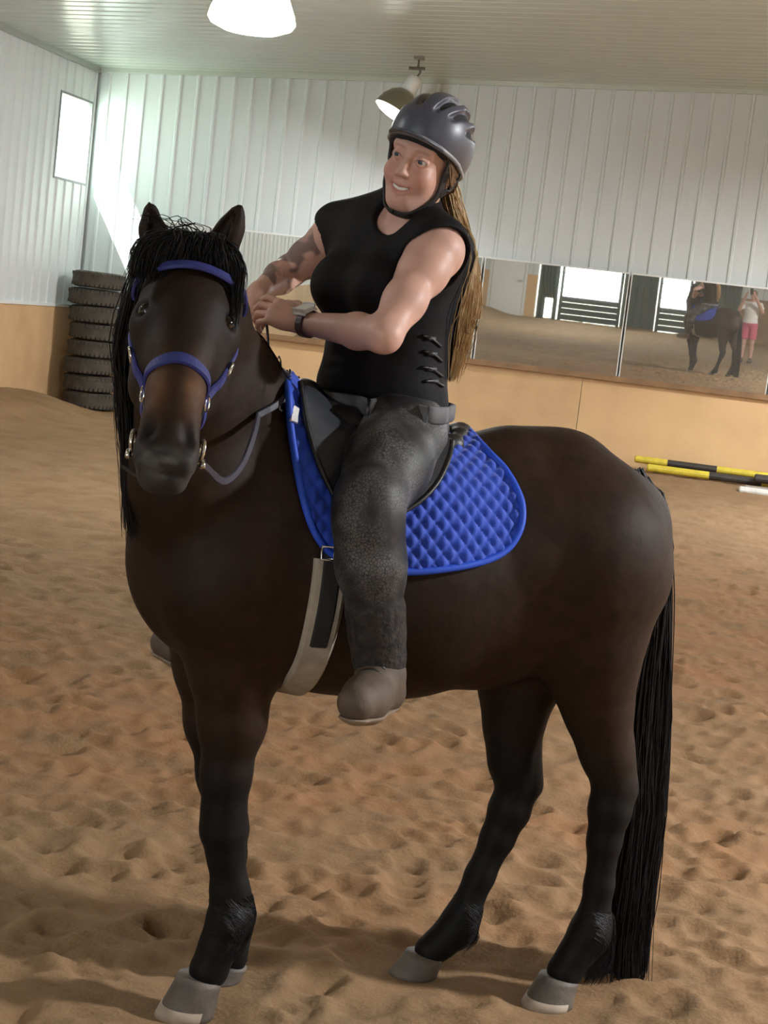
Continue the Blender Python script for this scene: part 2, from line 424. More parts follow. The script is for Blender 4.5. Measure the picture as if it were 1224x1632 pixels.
# --- liner steel, kickboards ----------------------------------------
def rib_sheet(w, h, ribs=4, depth=.018, rb=.05, rt=.024, minor=False):
    """a sheet of ribbed steel lying in x (0..w), z (0..h), ribs proud towards -y"""
    xs = [(0, 0)]; p = w/ribs
    for k in range(ribs):
        c = (k+.5)*p
        xs += [(c-rb/2, 0), (c-rt/2, -depth), (c+rt/2, -depth), (c+rb/2, 0)]
        for q in (.36, .64):
            e = c+p*q
            if e < w-.02 and minor: xs += [(e-.012, 0), (e-.006, -.003), (e+.006, -.003), (e+.012, 0)]
    xs.append((w, 0)); v = []; f = []
    for (x, y) in xs: v += [(x, y, 0), (x, y, h), ]
    for i in range(len(xs)-1): f.append((2*i, 2*i+2, 2*i+3, 2*i+1))
    return mesh_np('steel_sheet', v, f)
SW = .9144
def wall(name, length, h, mats, opening=None):
    return tag(link(name, mats, None), kind='structure')
def slab(name, lo, hi, m):
    b = MB(); b.box(lo, hi); o = b.build(name, m); return tag(o, kind='structure')
wb = slab('wall_back', (XL-.072, YB+.03, -.4), (XR+.3, YB+.25, 5.2), M_liner)
sheet = rib_sheet(SW, 4.0)
n = int(math.ceil((XR-XL)/SW))
for i in range(n):
    o = link('steel_sheet', sheet, M_liner, wb); o.location = (XL+i*SW+.05, YB, KICK-.02)
ply = MB(); ply.box((.003, -.022, 0), (2.437, 0, KICK+.38)); 
plym = mesh_np('plywood_sheet', ply.v, ply.f)
plym2 = mesh_np('plywood_sheet', ply.v, ply.f); plym2.materials.append(M_ply2)
for i in range(8):
    o = link('plywood_sheet', plym if i % 2 else plym2, M_ply, wb); o.location = (XL+i*2.44-.9, YB-.004-.002*(i % 3), -.38)
# left wall with its window opening
W_Y0, W_Y1, W_Z0, W_Z1 = 18.71, 19.73, 2.70, 3.725
wl = MB()
for (y0, y1, z0, z1) in ((YF, W_Y0, -.4, 5.2), (W_Y1, YB+.25, -.4, 5.2), (W_Y0, W_Y1, -.4, W_Z0), (W_Y0, W_Y1, W_Z1, 5.2)):
    wl.box((XL-.05, y0, z0), (XL-.03, y1, z1))
wl = tag(wl.build('wall_left', M_liner), kind='structure')
LK = 1.205
def left_sheet(y0, y1, z0, z1):
    o = link('steel_sheet', rib_sheet(y1-y0, z1-z0, max(1, round((y1-y0)/.2286))), M_liner, wl); o.rotation_euler = (0, 0, PI/2); o.location = (XL, y0, z0); return o
lsh = rib_sheet(SW, 3.2)
k = 0
y = W_Y0-SW
while y > YF:
    o = link('steel_sheet', lsh, M_liner, wl); o.rotation_euler = (0, 0, PI/2); o.location = (XL, y, LK-.02); y -= SW
left_sheet(W_Y0, W_Y1, LK-.02, W_Z0); left_sheet(W_Y0, W_Y1, W_Z1, 4.5); left_sheet(W_Y1, YB, LK-.02, 4.5)
lp = MB(); lp.box((0, .003, 0), (.022, 2.437, LK+.36)); lpm = mesh_np('plywood_sheet', lp.v, lp.f); lpm2 = mesh_np('plywood_sheet', lp.v, lp.f); lpm2.materials.append(M_ply2)
for i in range(12):
    o = link('plywood_sheet', lpm if i % 2 else lpm2, M_ply, wl); o.location = (XL-.004+.002*(i % 2), YB-.03-2.44*(i+1), -.36)
b = MB(); b.box((XL-.01, YF, LK-.012), (XL+.03, YB, LK+.022)); tag(b.build('trim_2', M_trim), kind='structure')
win = empty('window_1', (XL, (W_Y0+W_Y1)/2, W_Z0)); tag(win, kind='structure')
b = MB(); t = .028
for (y0, y1, z0, z1) in ((W_Y0+.001, W_Y0+t, W_Z0+.001, W_Z1-.001), (W_Y1-t, W_Y1-.001, W_Z0+.001, W_Z1-.001), (W_Y0+t, W_Y1-t, W_Z0+.001, W_Z0+t), (W_Y0+t, W_Y1-t, W_Z1-t, W_Z1-.001)): b.box((XL-.052, y0, z0), (XL+.010, y1, z1))
b.build('window_frame', mat('grey_window_frame', (.22, .22, .22), .5), win)
def glass():
    m = bpy.data.materials.new('window_glass'); m.use_nodes = True; nt = m.node_tree; N = nt.nodes; L = nt.links
    N.remove(N['Principled BSDF']); t = N.new('ShaderNodeBsdfTransparent'); t.inputs[0].default_value = (.95, 1, .97, 1)
    g = N.new('ShaderNodeBsdfGlossy'); g.inputs['Roughness'].default_value = .02; mx = N.new('ShaderNodeMixShader'); mx.inputs[0].default_value = .06
    L.new(t.outputs[0], mx.inputs[1]); L.new(g.outputs[0], mx.inputs[2]); L.new(mx.outputs[0], N['Material Output'].inputs[0]); return m
M_glass = glass()
b = MB(); b.box((XL-.047, W_Y0+.01, W_Z0+.01), (XL-.042, W_Y1-.01, W_Z1-.01)); b.build('window_pane', M_glass, win)
# right wall and the wall with the doors behind the camera
wr = slab('wall_right', (XR+.03, YF, -.4), (XR+.25, YB+.25, 5.2), M_liner)
for i in range(int((YB-YF)/SW)+1):
    o = link('steel_sheet', lsh, M_liner, wr); o.rotation_euler = (0, 0, -PI/2); o.location = (XR, YF+(i+1)*SW, LK)
for i in range(12):
    o = link('plywood_sheet', lpm, M_ply, wr); o.location = (XR-.015, YB-2.44*(i+1), -.36)
OPEN = [(-6.05, -3.61), (-2.65, -1.68)]; OZ = 3.2
wf = MB(); xs = [XL-.15]+[q for p in OPEN for q in p]+[XR+.25]
for i in range(0, len(xs), 2): wf.box((xs[i], YF-.2, -.4), (xs[i+1], YF-.03, 5.2))
for (a, c) in OPEN: wf.box((a, YF-.2, OZ), (c, YF-.03, 5.2))
wf = tag(wf.build('wall_front', M_liner), kind='structure')
def front_sheets(x0, x1, z0):
    m = rib_sheet(x1-x0, 4.9-z0, max(1, round((x1-x0)/.2286))); o = link('steel_sheet', m, M_liner, wf); o.rotation_euler = (0, 0, PI); o.location = (x1, YF, z0)
for (a, c, z) in ((XL, -7.45, LK), (-6.35, OPEN[0][0], LK), (OPEN[0][1], OPEN[1][0], LK), (OPEN[1][1], 4, LK), (4, XR, LK), (OPEN[0][0], OPEN[0][1], OZ), (OPEN[1][0], OPEN[1][1], OZ), (-7.45, -6.35, 2.1)): front_sheets(a, c, z)
M_plyd = mat('plywood_dark', (.30, .18, .09), .7, var=.3, vscale=2)
for (a, c) in ((XL, -7.45), (-6.35, OPEN[0][0]), (OPEN[0][1], OPEN[1][0]), (OPEN[1][1], 2.4), (2.4, 4.8), (4.8, 7.2), (7.2, XR)):
    b = MB(); b.box((a+.003, YF-.004, -.2), (c-.003, YF+.02, LK)); b.build('plywood_sheet', M_ply if a < -5 else M_plyd, wf)
b = MB(); b.box((XL, YB-.035, KICK-.02), (XR, YB+.0, KICK+.02)); 
# ceiling: two gentle slopes of ribbed steel
cl = MB()
zL, zP, zR = ceil_z(XL), ceil_z(PEAK), ceil_z(XR)
cl.add([(XL-.08, YF-.3, zL+.06), (PEAK, YF-.3, zP+.08), (PEAK, YB+.3, zP+.08), (XL-.08, YB+.3, zL+.06), (XL-.08, YF-.3, zL+.2), (PEAK, YF-.3, zP+.2), (PEAK, YB+.3, zP+.2), (XL-.08, YB+.3, zL+.2)],
       [(0,3,2,1),(4,5,6,7),(0,1,5,4),(1,2,6,5),(2,3,7,6),(3,0,4,7)])
cl.add([(PEAK, YF-.3, zP+.08), (XR+.3, YF-.3, zR+.06), (XR+.3, YB+.3, zR+.06), (PEAK, YB+.3, zP+.08), (PEAK, YF-.3, zP+.2), (XR+.3, YF-.3, zR+.2), (XR+.3, YB+.3, zR+.2), (PEAK, YB+.3, zP+.2)],
       [(0,3,2,1),(4,5,6,7),(0,1,5,4),(1,2,6,5),(2,3,7,6),(3,0,4,7)])
cl = tag(cl.build('ceiling', M_ceil), kind='structure')
lenL = math.hypot(PEAK-XL, zP-zL); csh = rib_sheet(SW, lenL, 4, .005, .07, .022)
for i in range(int((YB-YF)/SW)+1):
    for sgn in (1, -1):
        o = link('steel_sheet', csh, M_ceil, cl)
        yy = YB-(i+1)*SW+.02
        # sheet axes: x -> world y, z -> along the slope, -y -> down
        ex = Vector((0, 1, 0)); ez = Vector((sgn*(PEAK-XL), 0, zP-zL)).normalized(); ey = ez.cross(ex)
        if ey.z < 0: ex = -ex; ey = ez.cross(ex)
        m4 = Matrix.Identity(4)
        for r in range(3): m4[r][0] = ex[r]; m4[r][1] = ey[r]; m4[r][2] = ez[r]
        x0 = XL if sgn > 0 else 2*PEAK-XL
        m4.translation = Vector((x0, yy if ex.y > 0 else yy+SW, zL))
        o.matrix_basis = m4
b = MB()
b.add([(XL, YB-.04, zL-.055), (PEAK, YB-.04, zP-.055), (XR, YB-.04, zR-.055), (XL, YB+.01, zL-.055), (PEAK, YB+.01, zP-.055), (XR, YB+.01, zR-.055),
       (XL, YB-.04, zL+.05), (PEAK, YB-.04, zP+.05), (XR, YB-.04, zR+.05), (XL, YB+.01, zL+.05), (PEAK, YB+.01, zP+.05), (XR, YB+.01, zR+.05)],
      [(0,1,7,6),(1,2,8,7),(0,3,4,1),(1,4,5,2)])
tag(b.build('trim_3', M_ceil), kind='structure')
b = MB(); b.box((XL-.01, YF, zL-.06), (XL+.05, YB, zL+.02)); tag(b.build('trim_4', M_metal), kind='structure')

# --- mirrors along the far wall -------------------------------------
def mirror_mat():
    m = bpy.data.materials.new('mirror_glass'); m.use_nodes = True; nt = m.node_tree; N = nt.nodes; L = nt.links
    N.remove(N['Principled BSDF']); g = N.new('ShaderNodeBsdfGlossy'); g.inputs['Roughness'].default_value = .012; g.inputs[0].default_value = (.80, .82, .79, 1)
    d = N.new('ShaderNodeBsdfDiffuse'); d.inputs[0].default_value = (.5, .46, .4, 1); mx = N.new('ShaderNodeMixShader')
    tc = N.new('ShaderNodeTexCoord'); n = N.new('ShaderNodeTexNoise'); n.inputs['Scale'].default_value = 2.5; L.new(tc.outputs['Object'], n.inputs['Vector'])
    mr = N.new('ShaderNodeMapRange'); mr.inputs[3].default_value = .06; mr.inputs[4].default_value = .2; L.new(n.outputs['Fac'], mr.inputs[0])
    L.new(mr.outputs[0], mx.inputs[0]); L.new(g.outputs[0], mx.inputs[1]); L.new(d.outputs[0], mx.inputs[2]); L.new(mx.outputs[0], N['Material Output'].inputs[0]); return m
M_mirror = mirror_mat()
b = MB(); b.box((-7.0, YB-.085, 1.10), (6, YB-.0, 1.165)); tag(b.build('trim_1', M_ledge), kind='structure')
MZ0, MZ1 = 1.165, 2.37
def mirror(x0, x1, label, pitch=-.0328, yaw=-.0128):
    t = empty('wall_mirror', ((x0+x1)/2, YB-.04, MZ0), 0); tag(t, label, 'mirror', 'arena mirrors')
    w = (x1-x0)/2-.012; h = MZ1-MZ0
    b = MB(); b.box((-w, -.006, 0), (w, 0, h)); g = b.build('mirror_glass', M_mirror); g.parent = t
    b = MB(); b.box((-w, .001, 0), (w, .012, h)); g = b.build('backing_board', M_ledge); g.parent = t
    for xe in (-w-.011, w):
        b = MB(); b.box((xe, -.010, 0), (xe+.011, .012, h)); g = b.build('edge_trim', M_trim); g.parent = t
    b = MB(); b.box((-w, -.009, h-.008), (w, .01, h+.012)); g = b.build('top_rail', M_trim); g.parent = t
    t.rotation_euler = (-pitch, 0, yaw); t.location.y -= math.tan(abs(pitch))*.1+.03
    return t
mirror(-6.98, -5.93, 'tall arena mirror panel at the far end, behind the ears of the horse', yaw=.03)
mirror(-5.89, -4.62, 'arena mirror panel between the horse ears and the rider, reflecting pale wall')
mirror(-4.60, -2.89, 'arena mirror panel mostly hidden behind the body of the rider')
mirror(-2.87, -1.15, 'arena mirror panel just right of the blond ponytail, reflecting a white door')
mirror(-1.13, .58, 'arena mirror panel reflecting the dark horse and a photographer in pink shorts')
mirror(.60, 2.3, 'arena mirror panel at the picture edge past the reflected photographer')

# --- door wall things, seen in the mirrors --------------------------
d = empty('door_1', (-6.9, YF+.03, 0)); tag(d, kind='structure')
M_door = mat('white_painted_door', (.74, .76, .75), .4)
b = MB(); b.box((-7.36, YF-.02, 0), (-6.44, YF+.03, 2.06)); b.build('door_leaf', M_door, d)
b = MB(); b.box((-7.45, YF-.02, -.02), (-7.37, YF+.045, 2.14)); b.box((-6.43, YF-.02, -.02), (-6.35, YF+.045, 2.14)); b.box((-7.45, YF-.02, 2.07), (-6.35, YF+.045, 2.14)); b.build('door_frame', M_trim, d)
b = MB(); b.tube([(-6.5, YF+.03, 1.0), (-6.5, YF+.09, 1.0)], .016); b.tube([(-6.5, YF+.09, 1.0), (-6.62, YF+.09, 1.0)], .012); b.build('door_handle', M_metal, d)
M_green = mat('dark_green_paint', (.022, .05, .045), .5)
def gate(x0, x1, label, h=1.15, solid=True):
    t = empty('arena_gate', ((x0+x1)/2, YF-.05, 0)); tag(t, label, 'gate', 'gates in the door openings')
    b = MB()
    for x in (x0+.05, x1-.05):
        b = MB(); b.tube([(x, YF-.1, 0), (x, YF-.1, h+.6)], .05); b.build('gate_post', M_green, t)
    for z in (.95, 1.35):
        b = MB(); b.tube([(x0, YF-.1, z), (x1, YF-.1, z)], .014); b.build('gate_rail', M_green, t)
    if solid:
        for i in range(4):
            b = MB(); b.box((x0+.02, YF-.09, .03+i*.17), (x1-.02, YF-.06, .19+i*.17)); b.build('gate_board', M_green, t)
    return t
gate(-5.40, -3.63, 'dark green boarded gate across the wide bright door opening')
gate(-2.63, -1.7, 'dark green boarded gate across the narrow bright door opening')
t = empty('tack_rack', (-5.75, YF-.05, 0)); tag(t, 'dark rack with hanging gear and a white notice beside the bright opening', 'rack')
for x in (-5.95, -5.85, -5.5):
    b = MB(); b.box((x-.06, YF-.12, 0), (x+.06, YF-.03, 3.1)); b.build('post', M_green, t)
b = MB(); b.box((-5.8, YF-.02, 1.75), (-5.55, YF+.0, 2.1)); b.build('notice', M_trim, t)
for i in range(4):
    b = MB(); b.tube(smooth_path([(-5.82+.1*i, YF-.05, 1.75), (-5.87+.1*i, YF, 1.2), (-5.77+.08*i, YF-.05, .6)], 8), [.03, .05, .06, .07, .07, .06, .05, .04]); b.build('hanging_strap', M_green, t)
for (x0_, x1_, lab) in ((-3.60, -2.66, 'dark green sliding barn door between the two bright openings'), (-1.67, -.35, 'dark green sliding barn door right of the narrow opening, behind the reflected horse')):
    t = empty('barn_door', ((x0_+x1_)/2, YF+.05, .02)); tag(t, lab, 'door', 'sliding doors')
    nb_ = 6 if x1_-x0_ > 1 else 5
    for i in range(nb_):
        w_ = (x1_-x0_)/nb_; b = MB(); b.box((x0_+i*w_+.004, YF+.035, .05), (x0_+(i+1)*w_-.004, YF+.065, 3.15)); b.build('door_board', M_green, t)
    for z in (.35, 1.7, 2.95):
        b = MB(); b.box((x0_, YF+.065, z), (x1_, YF+.085, z+.14)); b.build('door_ledge', M_green, t)
# yard outside
M_yard = mat('pale_gravel', (.5, .48, .42), .9, var=.3, vscale=3)
b = MB(); b.add([(-60, -70, -.42), (60, -70, -.42), (60, 60, -.42), (-60, 60, -.42)], [(0, 1, 2, 3)]); tag(b.build('ground_outside', M_yard), kind='structure')
b = MB(); b.box((-8, YF-4.2, 3.35), (8, YF-.2, 3.5)); tag(b.build('sun_block_roof', M_metal), kind='structure')  # unseen roof, added to keep the sun off the floor behind the camera

# --- high bay lights -------------------------------------------------
M_alu = mat('spun_aluminium', (.30, .29, .22), .35, .7); M_lens = mat('glowing_lens', (1, .97, .9), .3, emit=14)
M_refr = mat('glowing_refractor', (1, .98, .92), .3, emit=7)
M_iron = mat('bracket_iron', (.16, .14, .11), .5, .6)
def high_bay(x, y, label, kind='alu', tilt=0, drop=.52, power=LAMP_W):
    zc = ceil_z(x)-.015
    t = empty('high_bay_light', (x, y, zc)); tag(t, label, 'lamp', 'high bay lights under the ceiling')
    ax = unit(V(math.sin(tilt), .6*math.sin(tilt), math.cos(tilt)))
    p0 = V(x, y, zc-.2); base = p0-ax*.06
    b = MB(); b.box((x-.05, y-.05, zc-.02), (x+.05, y+.05, zc+.02)); b.tube([(x, y, zc), (x, y, zc-.11)], .012)
    b.tube([(x-.10, y, zc-.12), (x+.08, y, zc-.11)], .018); b.tube(smooth_path([(x, y, zc-.11), (x+.03, y, zc-.15), (x, y, zc-.2), (x-.01, y, zc-.22)], 8), .011); b.build('hook_bracket', M_iron, t)
    b = MB(); b.lathe([(0, .05), (.07, .045), (.085, .0), (.085, -.12), (.06, -.15), (0, -.15)], base, 20, ax); b.build('ballast_housing', M_trim if kind == 'alu' else M_alu, t, True)
    c = base-ax*.14
    if kind == 'alu':
        b = MB(); b.lathe([(.05, .0), (.10, -.015), (.165, -.07), (.215, -.16), (.24, -.27), (.245, -.285), (.235, -.28), (.21, -.17), (.16, -.085), (.09, -.03), (.04, -.02)], c, 32, ax); b.build('reflector', M_alu, t, True)
        b = MB(); b.lathe([(.232, -.268), (.2, -.29), (.13, -.31), (.0, -.318)], c, 32, ax); b.build('lens', M_lens, t, True)
        lz = c-ax*.36
    else:
        b = MB(); b.lathe([(.09, 0), (.15, -.04), (.25, -.16), (.31, -.30), (.325, -.36), (.30, -.40), (.2, -.44), (0, -.46)], c, 36, ax); b.build('refractor', M_refr, t, True)
        b = MB(); b.lathe([(.085, .01), (.12, 0), (.12, -.02), (.09, -.02)], c, 24, ax); b.build('collar', M_alu, t, True)
        lz = c-ax*.52
    if kind == 'alu':
        l = lamp('lamp_light', 'AREA', lz, power, LAMP_COL, to=-ax, size=.42); l.data.shape = 'DISK'
    else: l = lamp('lamp_light', 'POINT', c-ax*.62, power, LAMP_COL, size=.12)
    l.parent = t; l.matrix_parent_inverse = parent_world(t).inverted()
    return t
pH = Wy(668, 95, 18.2)
high_bay(pH[0], 18.2, 'hanging high bay lamp with tilted metal shade seen just behind the helmet', 'alu', .42, power=LAMP_W*.35)
pN = Wy(403, 15, 12.0)
high_bay(pN[0], 12.0, 'big glowing white high bay lamp at the top of the picture, left of centre', 'refractor', 0, power=LAMP_W*1.15)
for (x, y, w) in ((4.6, 4.9, 2.9), (3.4, 16.4, 2.1), (-4.6, 4.0, .15), (-4.6, -3.5, .6), (4.6, -3.5, .6), (7.6, 12.5, 1.8)):  # first lamp follows the horse's cast shadow; the rest added unseen to brighten
    high_bay(x, y, 'unseen high bay lamp overhead, added for light outside the picture', 'alu', 0, power=LAMP_W*w)

# --- tyre stack --------------------------------------------------------
M_rubber = mat('old_tyre_rubber', (.045, .038, .030), .85, col2=(.075, .062, .046), vscale=9, bump=.2, bscale=50)
def tyre_meshes():
    R = .32; h = .205
    prof = [(.17, -.06), (.185, -.085), (.25, -.1), (.29, -.092), (.312, -.07)]
    for z in np.linspace(-.062, .062, 9): prof.append((R if round((z+.062)/.0155) % 2 == 0 else R-.006, z))
    prof += [(.312, .07), (.29, .092), (.25, .1), (.185, .085), (.17, .06), (.18, .0), (.17, -.06)]
    b = MB(); b.lathe(prof, n=40); body = mesh_np('carcass', b.v, b.f); body.polygons.foreach_set('use_smooth', np.ones(len(body.polygons), dtype=bool))
    b = MB()
    for k in range(36):
        a = 2*PI*k/36
        for sgn in (-1, 1):
            c = V(math.cos(a+.04*sgn)*(R-.008), math.sin(a+.04*sgn)*(R-.008), sgn*.062); t = V(-math.sin(a), math.cos(a), 0); r = V(math.cos(a), math.sin(a), 0)
            b.obox(c, t*.018, V(0, 0, .02), r*.012)
    return body, mesh_np('tread_blocks', b.v, b.f)
tb, tt = tyre_meshes()
names8 = ['lowest', 'second from the bottom', 'third from the bottom', 'fourth from the bottom', 'fourth from the top', 'third from the top', 'second from the top', 'topmost']
for i in range(8):
    jx, jy = [(.02, 0), (.0, .01), (-.012, -.01), (.012, .0), (.015, .015), (-.005, 0), (-.035, .0), (.0, -.01)][i]
    t = empty('car_tyre', (-7.50+jx, 19.30+jy, .105+i*.2085), .3*i); t.rotation_euler = (.012*math.sin(i*2.1), .012*math.cos(i*1.7), .3*i)
    tag(t, 'dusty black car tyre, %s of the stack in the corner' % names8[i], 'tyre', 'tyres stacked in the corner')
    for nm, m_ in (('carcass', tb), ('tread_blocks', tt)):
        o = link(nm, m_, M_rubber); o.parent = t
        if nm == 'tread_blocks': o['kind'] = 'stuff'

# --- ground poles ------------------------------------------------------
M_yel = mat('worn_yellow_paint', (.66, .52, .05), .5, var=.25, vscale=14); M_blk = mat('worn_black_paint', (.04, .032, .028), .5, var=.3, vscale=14)
M_wht = mat('worn_white_paint', (.62, .60, .56), .5, var=.2, vscale=14); M_gry = mat('weathered_grey_paint', (.28, .25, .22), .6, var=.25, vscale=14)
def pole(x0, y, z, segs, label, rad=.045, end=None):
    L_ = sum(s for s, _ in segs); t = empty('ground_pole', (x0, y, z-rad)); tag(t, label, 'pole', 'jump poles on the ground')
    x = x0
    for (s, m_) in segs:
        b = MB(); b.tube([(x+.002, y, z), (x+s-.002, y, z)], rad, 12); b.build('painted_band', m_, t, False); x += s
    for (xx, d_) in ((x0, -1), (x, 1)):
        b = MB(); b.tube([(xx-.001*d_, y, z), (xx+.012*d_, y, z)], [rad*.98, rad*.7], 12); b.build('end_cap', segs[0][1] if d_ < 0 else segs[-1][1], t)
    return t
p = Wy(1033, 742, 19.50); q = Wy(1131, 752, 19.5); r_ = Wy(1215, 762, 19.5)
pole(p[0], 19.48, .165, [(q[0]-p[0], M_yel), (r_[0]-q[0], M_blk), (.7, M_yel), (.7, M_blk), (.7, M_yel)], 'yellow and black striped ground pole lying in front along the kickboard')
p2 = Wy(1013, 731, 19.6)
pole(p2[0], 19.62, .235, [(.37, M_yel), (.575, M_blk), (.62, M_yel), (.6, M_blk), (.6, M_yel)], 'yellow and dark striped ground pole lying behind, against the kickboard', .042)
p3 = Wy(1207, 740, 19.4)
pole(p3[0], 19.37, .215, [(.4, M_blk), (.6, M_gry), (.6, M_blk)], 'dark ground pole whose rounded end just enters the picture above the white pole', .05)
p4 = Wy(1180, 773, 19.15)
pole(p4[0], 19.18, .075, [(1.2, M_wht), (.6, M_gry)], 'white ground pole lying on the sand in front of the striped poles', .042)
p5 = Wy(1190, 765, 19.2)
pole(p5[0], 19.27, .09, [(.9, M_gry), (.6, M_wht)], 'grey weathered ground pole lying just behind the white pole', .04)
# ================================================================== THE HORSE
up = V(0, 0, 1)
HB = np.array([HF, HL, up])
def UL(px, py, d): return U(px, py, d)
hf = Field(np.minimum.reduce([S(1085, 900, .45), S(190, 900, .45), S(190, 900, -.4), S(1085, 900, -.4), U(240, 700, 2.85)])*V(1, 1, 0)-V(.05, .05, -.0), np.maximum.reduce([S(1085, 900, .45), S(190, 900, .45), S(190, 900, -.4), S(1085, 900, -.4)])*V(1, 1, 0)+V(.05, .05, 1.86), .0072)
def build_body(F, off=0.):
    C = lambda pts, rad, k=.05, sq=None: F.chain([np.asarray(p) for p in pts], rad, k, sq)
    # barrel
    C([S(352, 900), S(440, 880), S(545, 888), S(640, 900), S(745, 895), S(840, 868)], [.20, .285, .310, .305, .272, .235], .06, (HL, .93))
    # loin and croup
    C([S(620, 825), S(720, 812), S(815, 786), S(890, 786), S(985, 824)], [.14, .135, .148, .145, .10], .06)
    # haunches
    for lt, dx in ((.115, 6), (-.115, -6)):
        C([S(860+dx, 860, lt), S(925+dx, 872, lt), S(958+dx, 905, lt)], [.165, .19, .155], .06)
        C([S(905+dx, 775, lt*.75), S(990+dx, 830, lt*.8)], [.085, .10], .06)
    # breast and shoulders
    C([S(328, 858, 0), S(340, 930, 0), S(355, 985, 0)], [.135, .148, .105], .06)
    for lt in (.13, -.13):
        C([S(455, 760, lt*.9), S(375, 900, lt), S(352, 935, lt)], [.12, .145, .13], .06)
        C([S(352, 935, lt), S(432, 980, lt)], [.12, .11], .06)
    # withers
    C([S(455, 700), S(530, 724), S(610, 752)], [.07, .068, .066], .05)
    # shoulder blade, triceps and elbow, point of the hip, stifle
    for lt in (1, -1):
        C([S(505, 745, .13*lt), S(445, 830, .20*lt), S(392, 905, .205*lt)], [.05, .055, .06], .035)
        C([S(470, 905, .185*lt), S(425, 975, .17*lt)], [.085, .055], .03)
        C([S(840, 900, .17*lt), S(880, 985, .17*lt)], [.10, .075], .04)
    # flank fold
    C([S(800, 960, .10), S(862, 1000, .12)], [.13, .07], .06)
    # sheath/groin
    C([S(770, 1010, 0), S(850, 1000, 0)], [.13, .11], .06)
    # legs: near fore
    C([S(375, 960, .115), S(372, 1060, .10), S(370, 1150, .10), S(360, 1235, .10), S(357, 1290, .10)], [.135, .098, .072, .052, .050], .04)
    C([S(357, 1290, .10), S(356, 1322, .10), S(360, 1362, .10)], [.050, .052, .042], .02)
    C([S(360, 1362, .10), S(363, 1420, .10), S(364, 1468, .10)], [.042, .039, .046], .02)
    C([S(376, 1400, .11), S(384, 1455, .11)], [.022, .034], .03)
    C([S(364, 1468, .10), S(349, 1505, .10), S(333, 1545, .10)], [.052, .043, .047], .02)
    # far fore
    C([S(332, 960, -.11), S(334, 1060, -.105), S(342, 1150, -.095), S(352, 1235, -.095), S(360, 1290, -.095)], [.115, .080, .066, .052, .048], .04)
    C([S(360, 1290, -.095), S(362, 1320, -.095), S(367, 1360, -.095), S(370, 1420, -.095), S(374, 1470, -.095)], [.048, .05, .038, .034, .043], .02)
    C([S(374, 1470, -.095), S(370, 1495, -.095), S(368, 1525, -.095)], [.043, .038, .042], .02)
    # near hind
    C([S(930, 920, .11), S(938, 1010, .115), S(945, 1080, .10), S(955, 1140, .10), S(966, 1200, .10), S(978, 1250, .10)], [.19, .132, .096, .073, .056, .050], .05)
    C([S(990, 1180, .115), S(1000, 1262, .10)], [.02, .026], .03)
    C([S(978, 1250, .10), S(972, 1290, .10), S(963, 1340, .10)], [.052, .052, .042], .02)
    C([S(963, 1340, .10), S(955, 1410, .10), S(945, 1470, .10)], [.041, .036, .042], .02)
    C([S(945, 1470, .10), S(938, 1490, .10), S(918, 1520, .10), S(900, 1548, .10)], [.044, .050, .042, .046], .02)
    # far hind
    C([S(872, 930, -.10), S(842, 1030, -.11), S(825, 1095, -.09), S(818, 1160, -.09), S(818, 1215, -.09), S(826, 1250, -.09)], [.16, .122, .090, .066, .054, .050], .05)
    C([S(845, 1185, -.09), S(850, 1252, -.09)], [.02, .025], .03)
    C([S(826, 1250, -.09), S(812, 1290, -.09), S(793, 1335, -.09)], [.052, .052, .043], .02)
    C([S(793, 1335, -.09), S(765, 1395, -.09), S(738, 1458, -.09)], [.042, .037, .041], .02)
    C([S(738, 1458, -.09), S(728, 1478, -.09), S(705, 1500, -.09), S(686, 1515, -.09)], [.043, .047, .040, .042], .02)
    # neck
    C([S(432, 800, 0), U(398, 722, 3.76), U(350, 612, 3.66), U(312, 500, 3.53), U(308, 452, 3.44)], [.200, .158, .118, .098, .075], .06, None)
    C([S(470, 706, 0), U(424, 668, 3.77), U(372, 600, 3.67)], [.07, .065, .065], .05)
    C([S(330, 880, 0), U(300, 760, 3.62), U(300, 640, 3.55), U(305, 540, 3.47)], [.17, .13, .10, .09], .06)
    return F
build_body(hf)
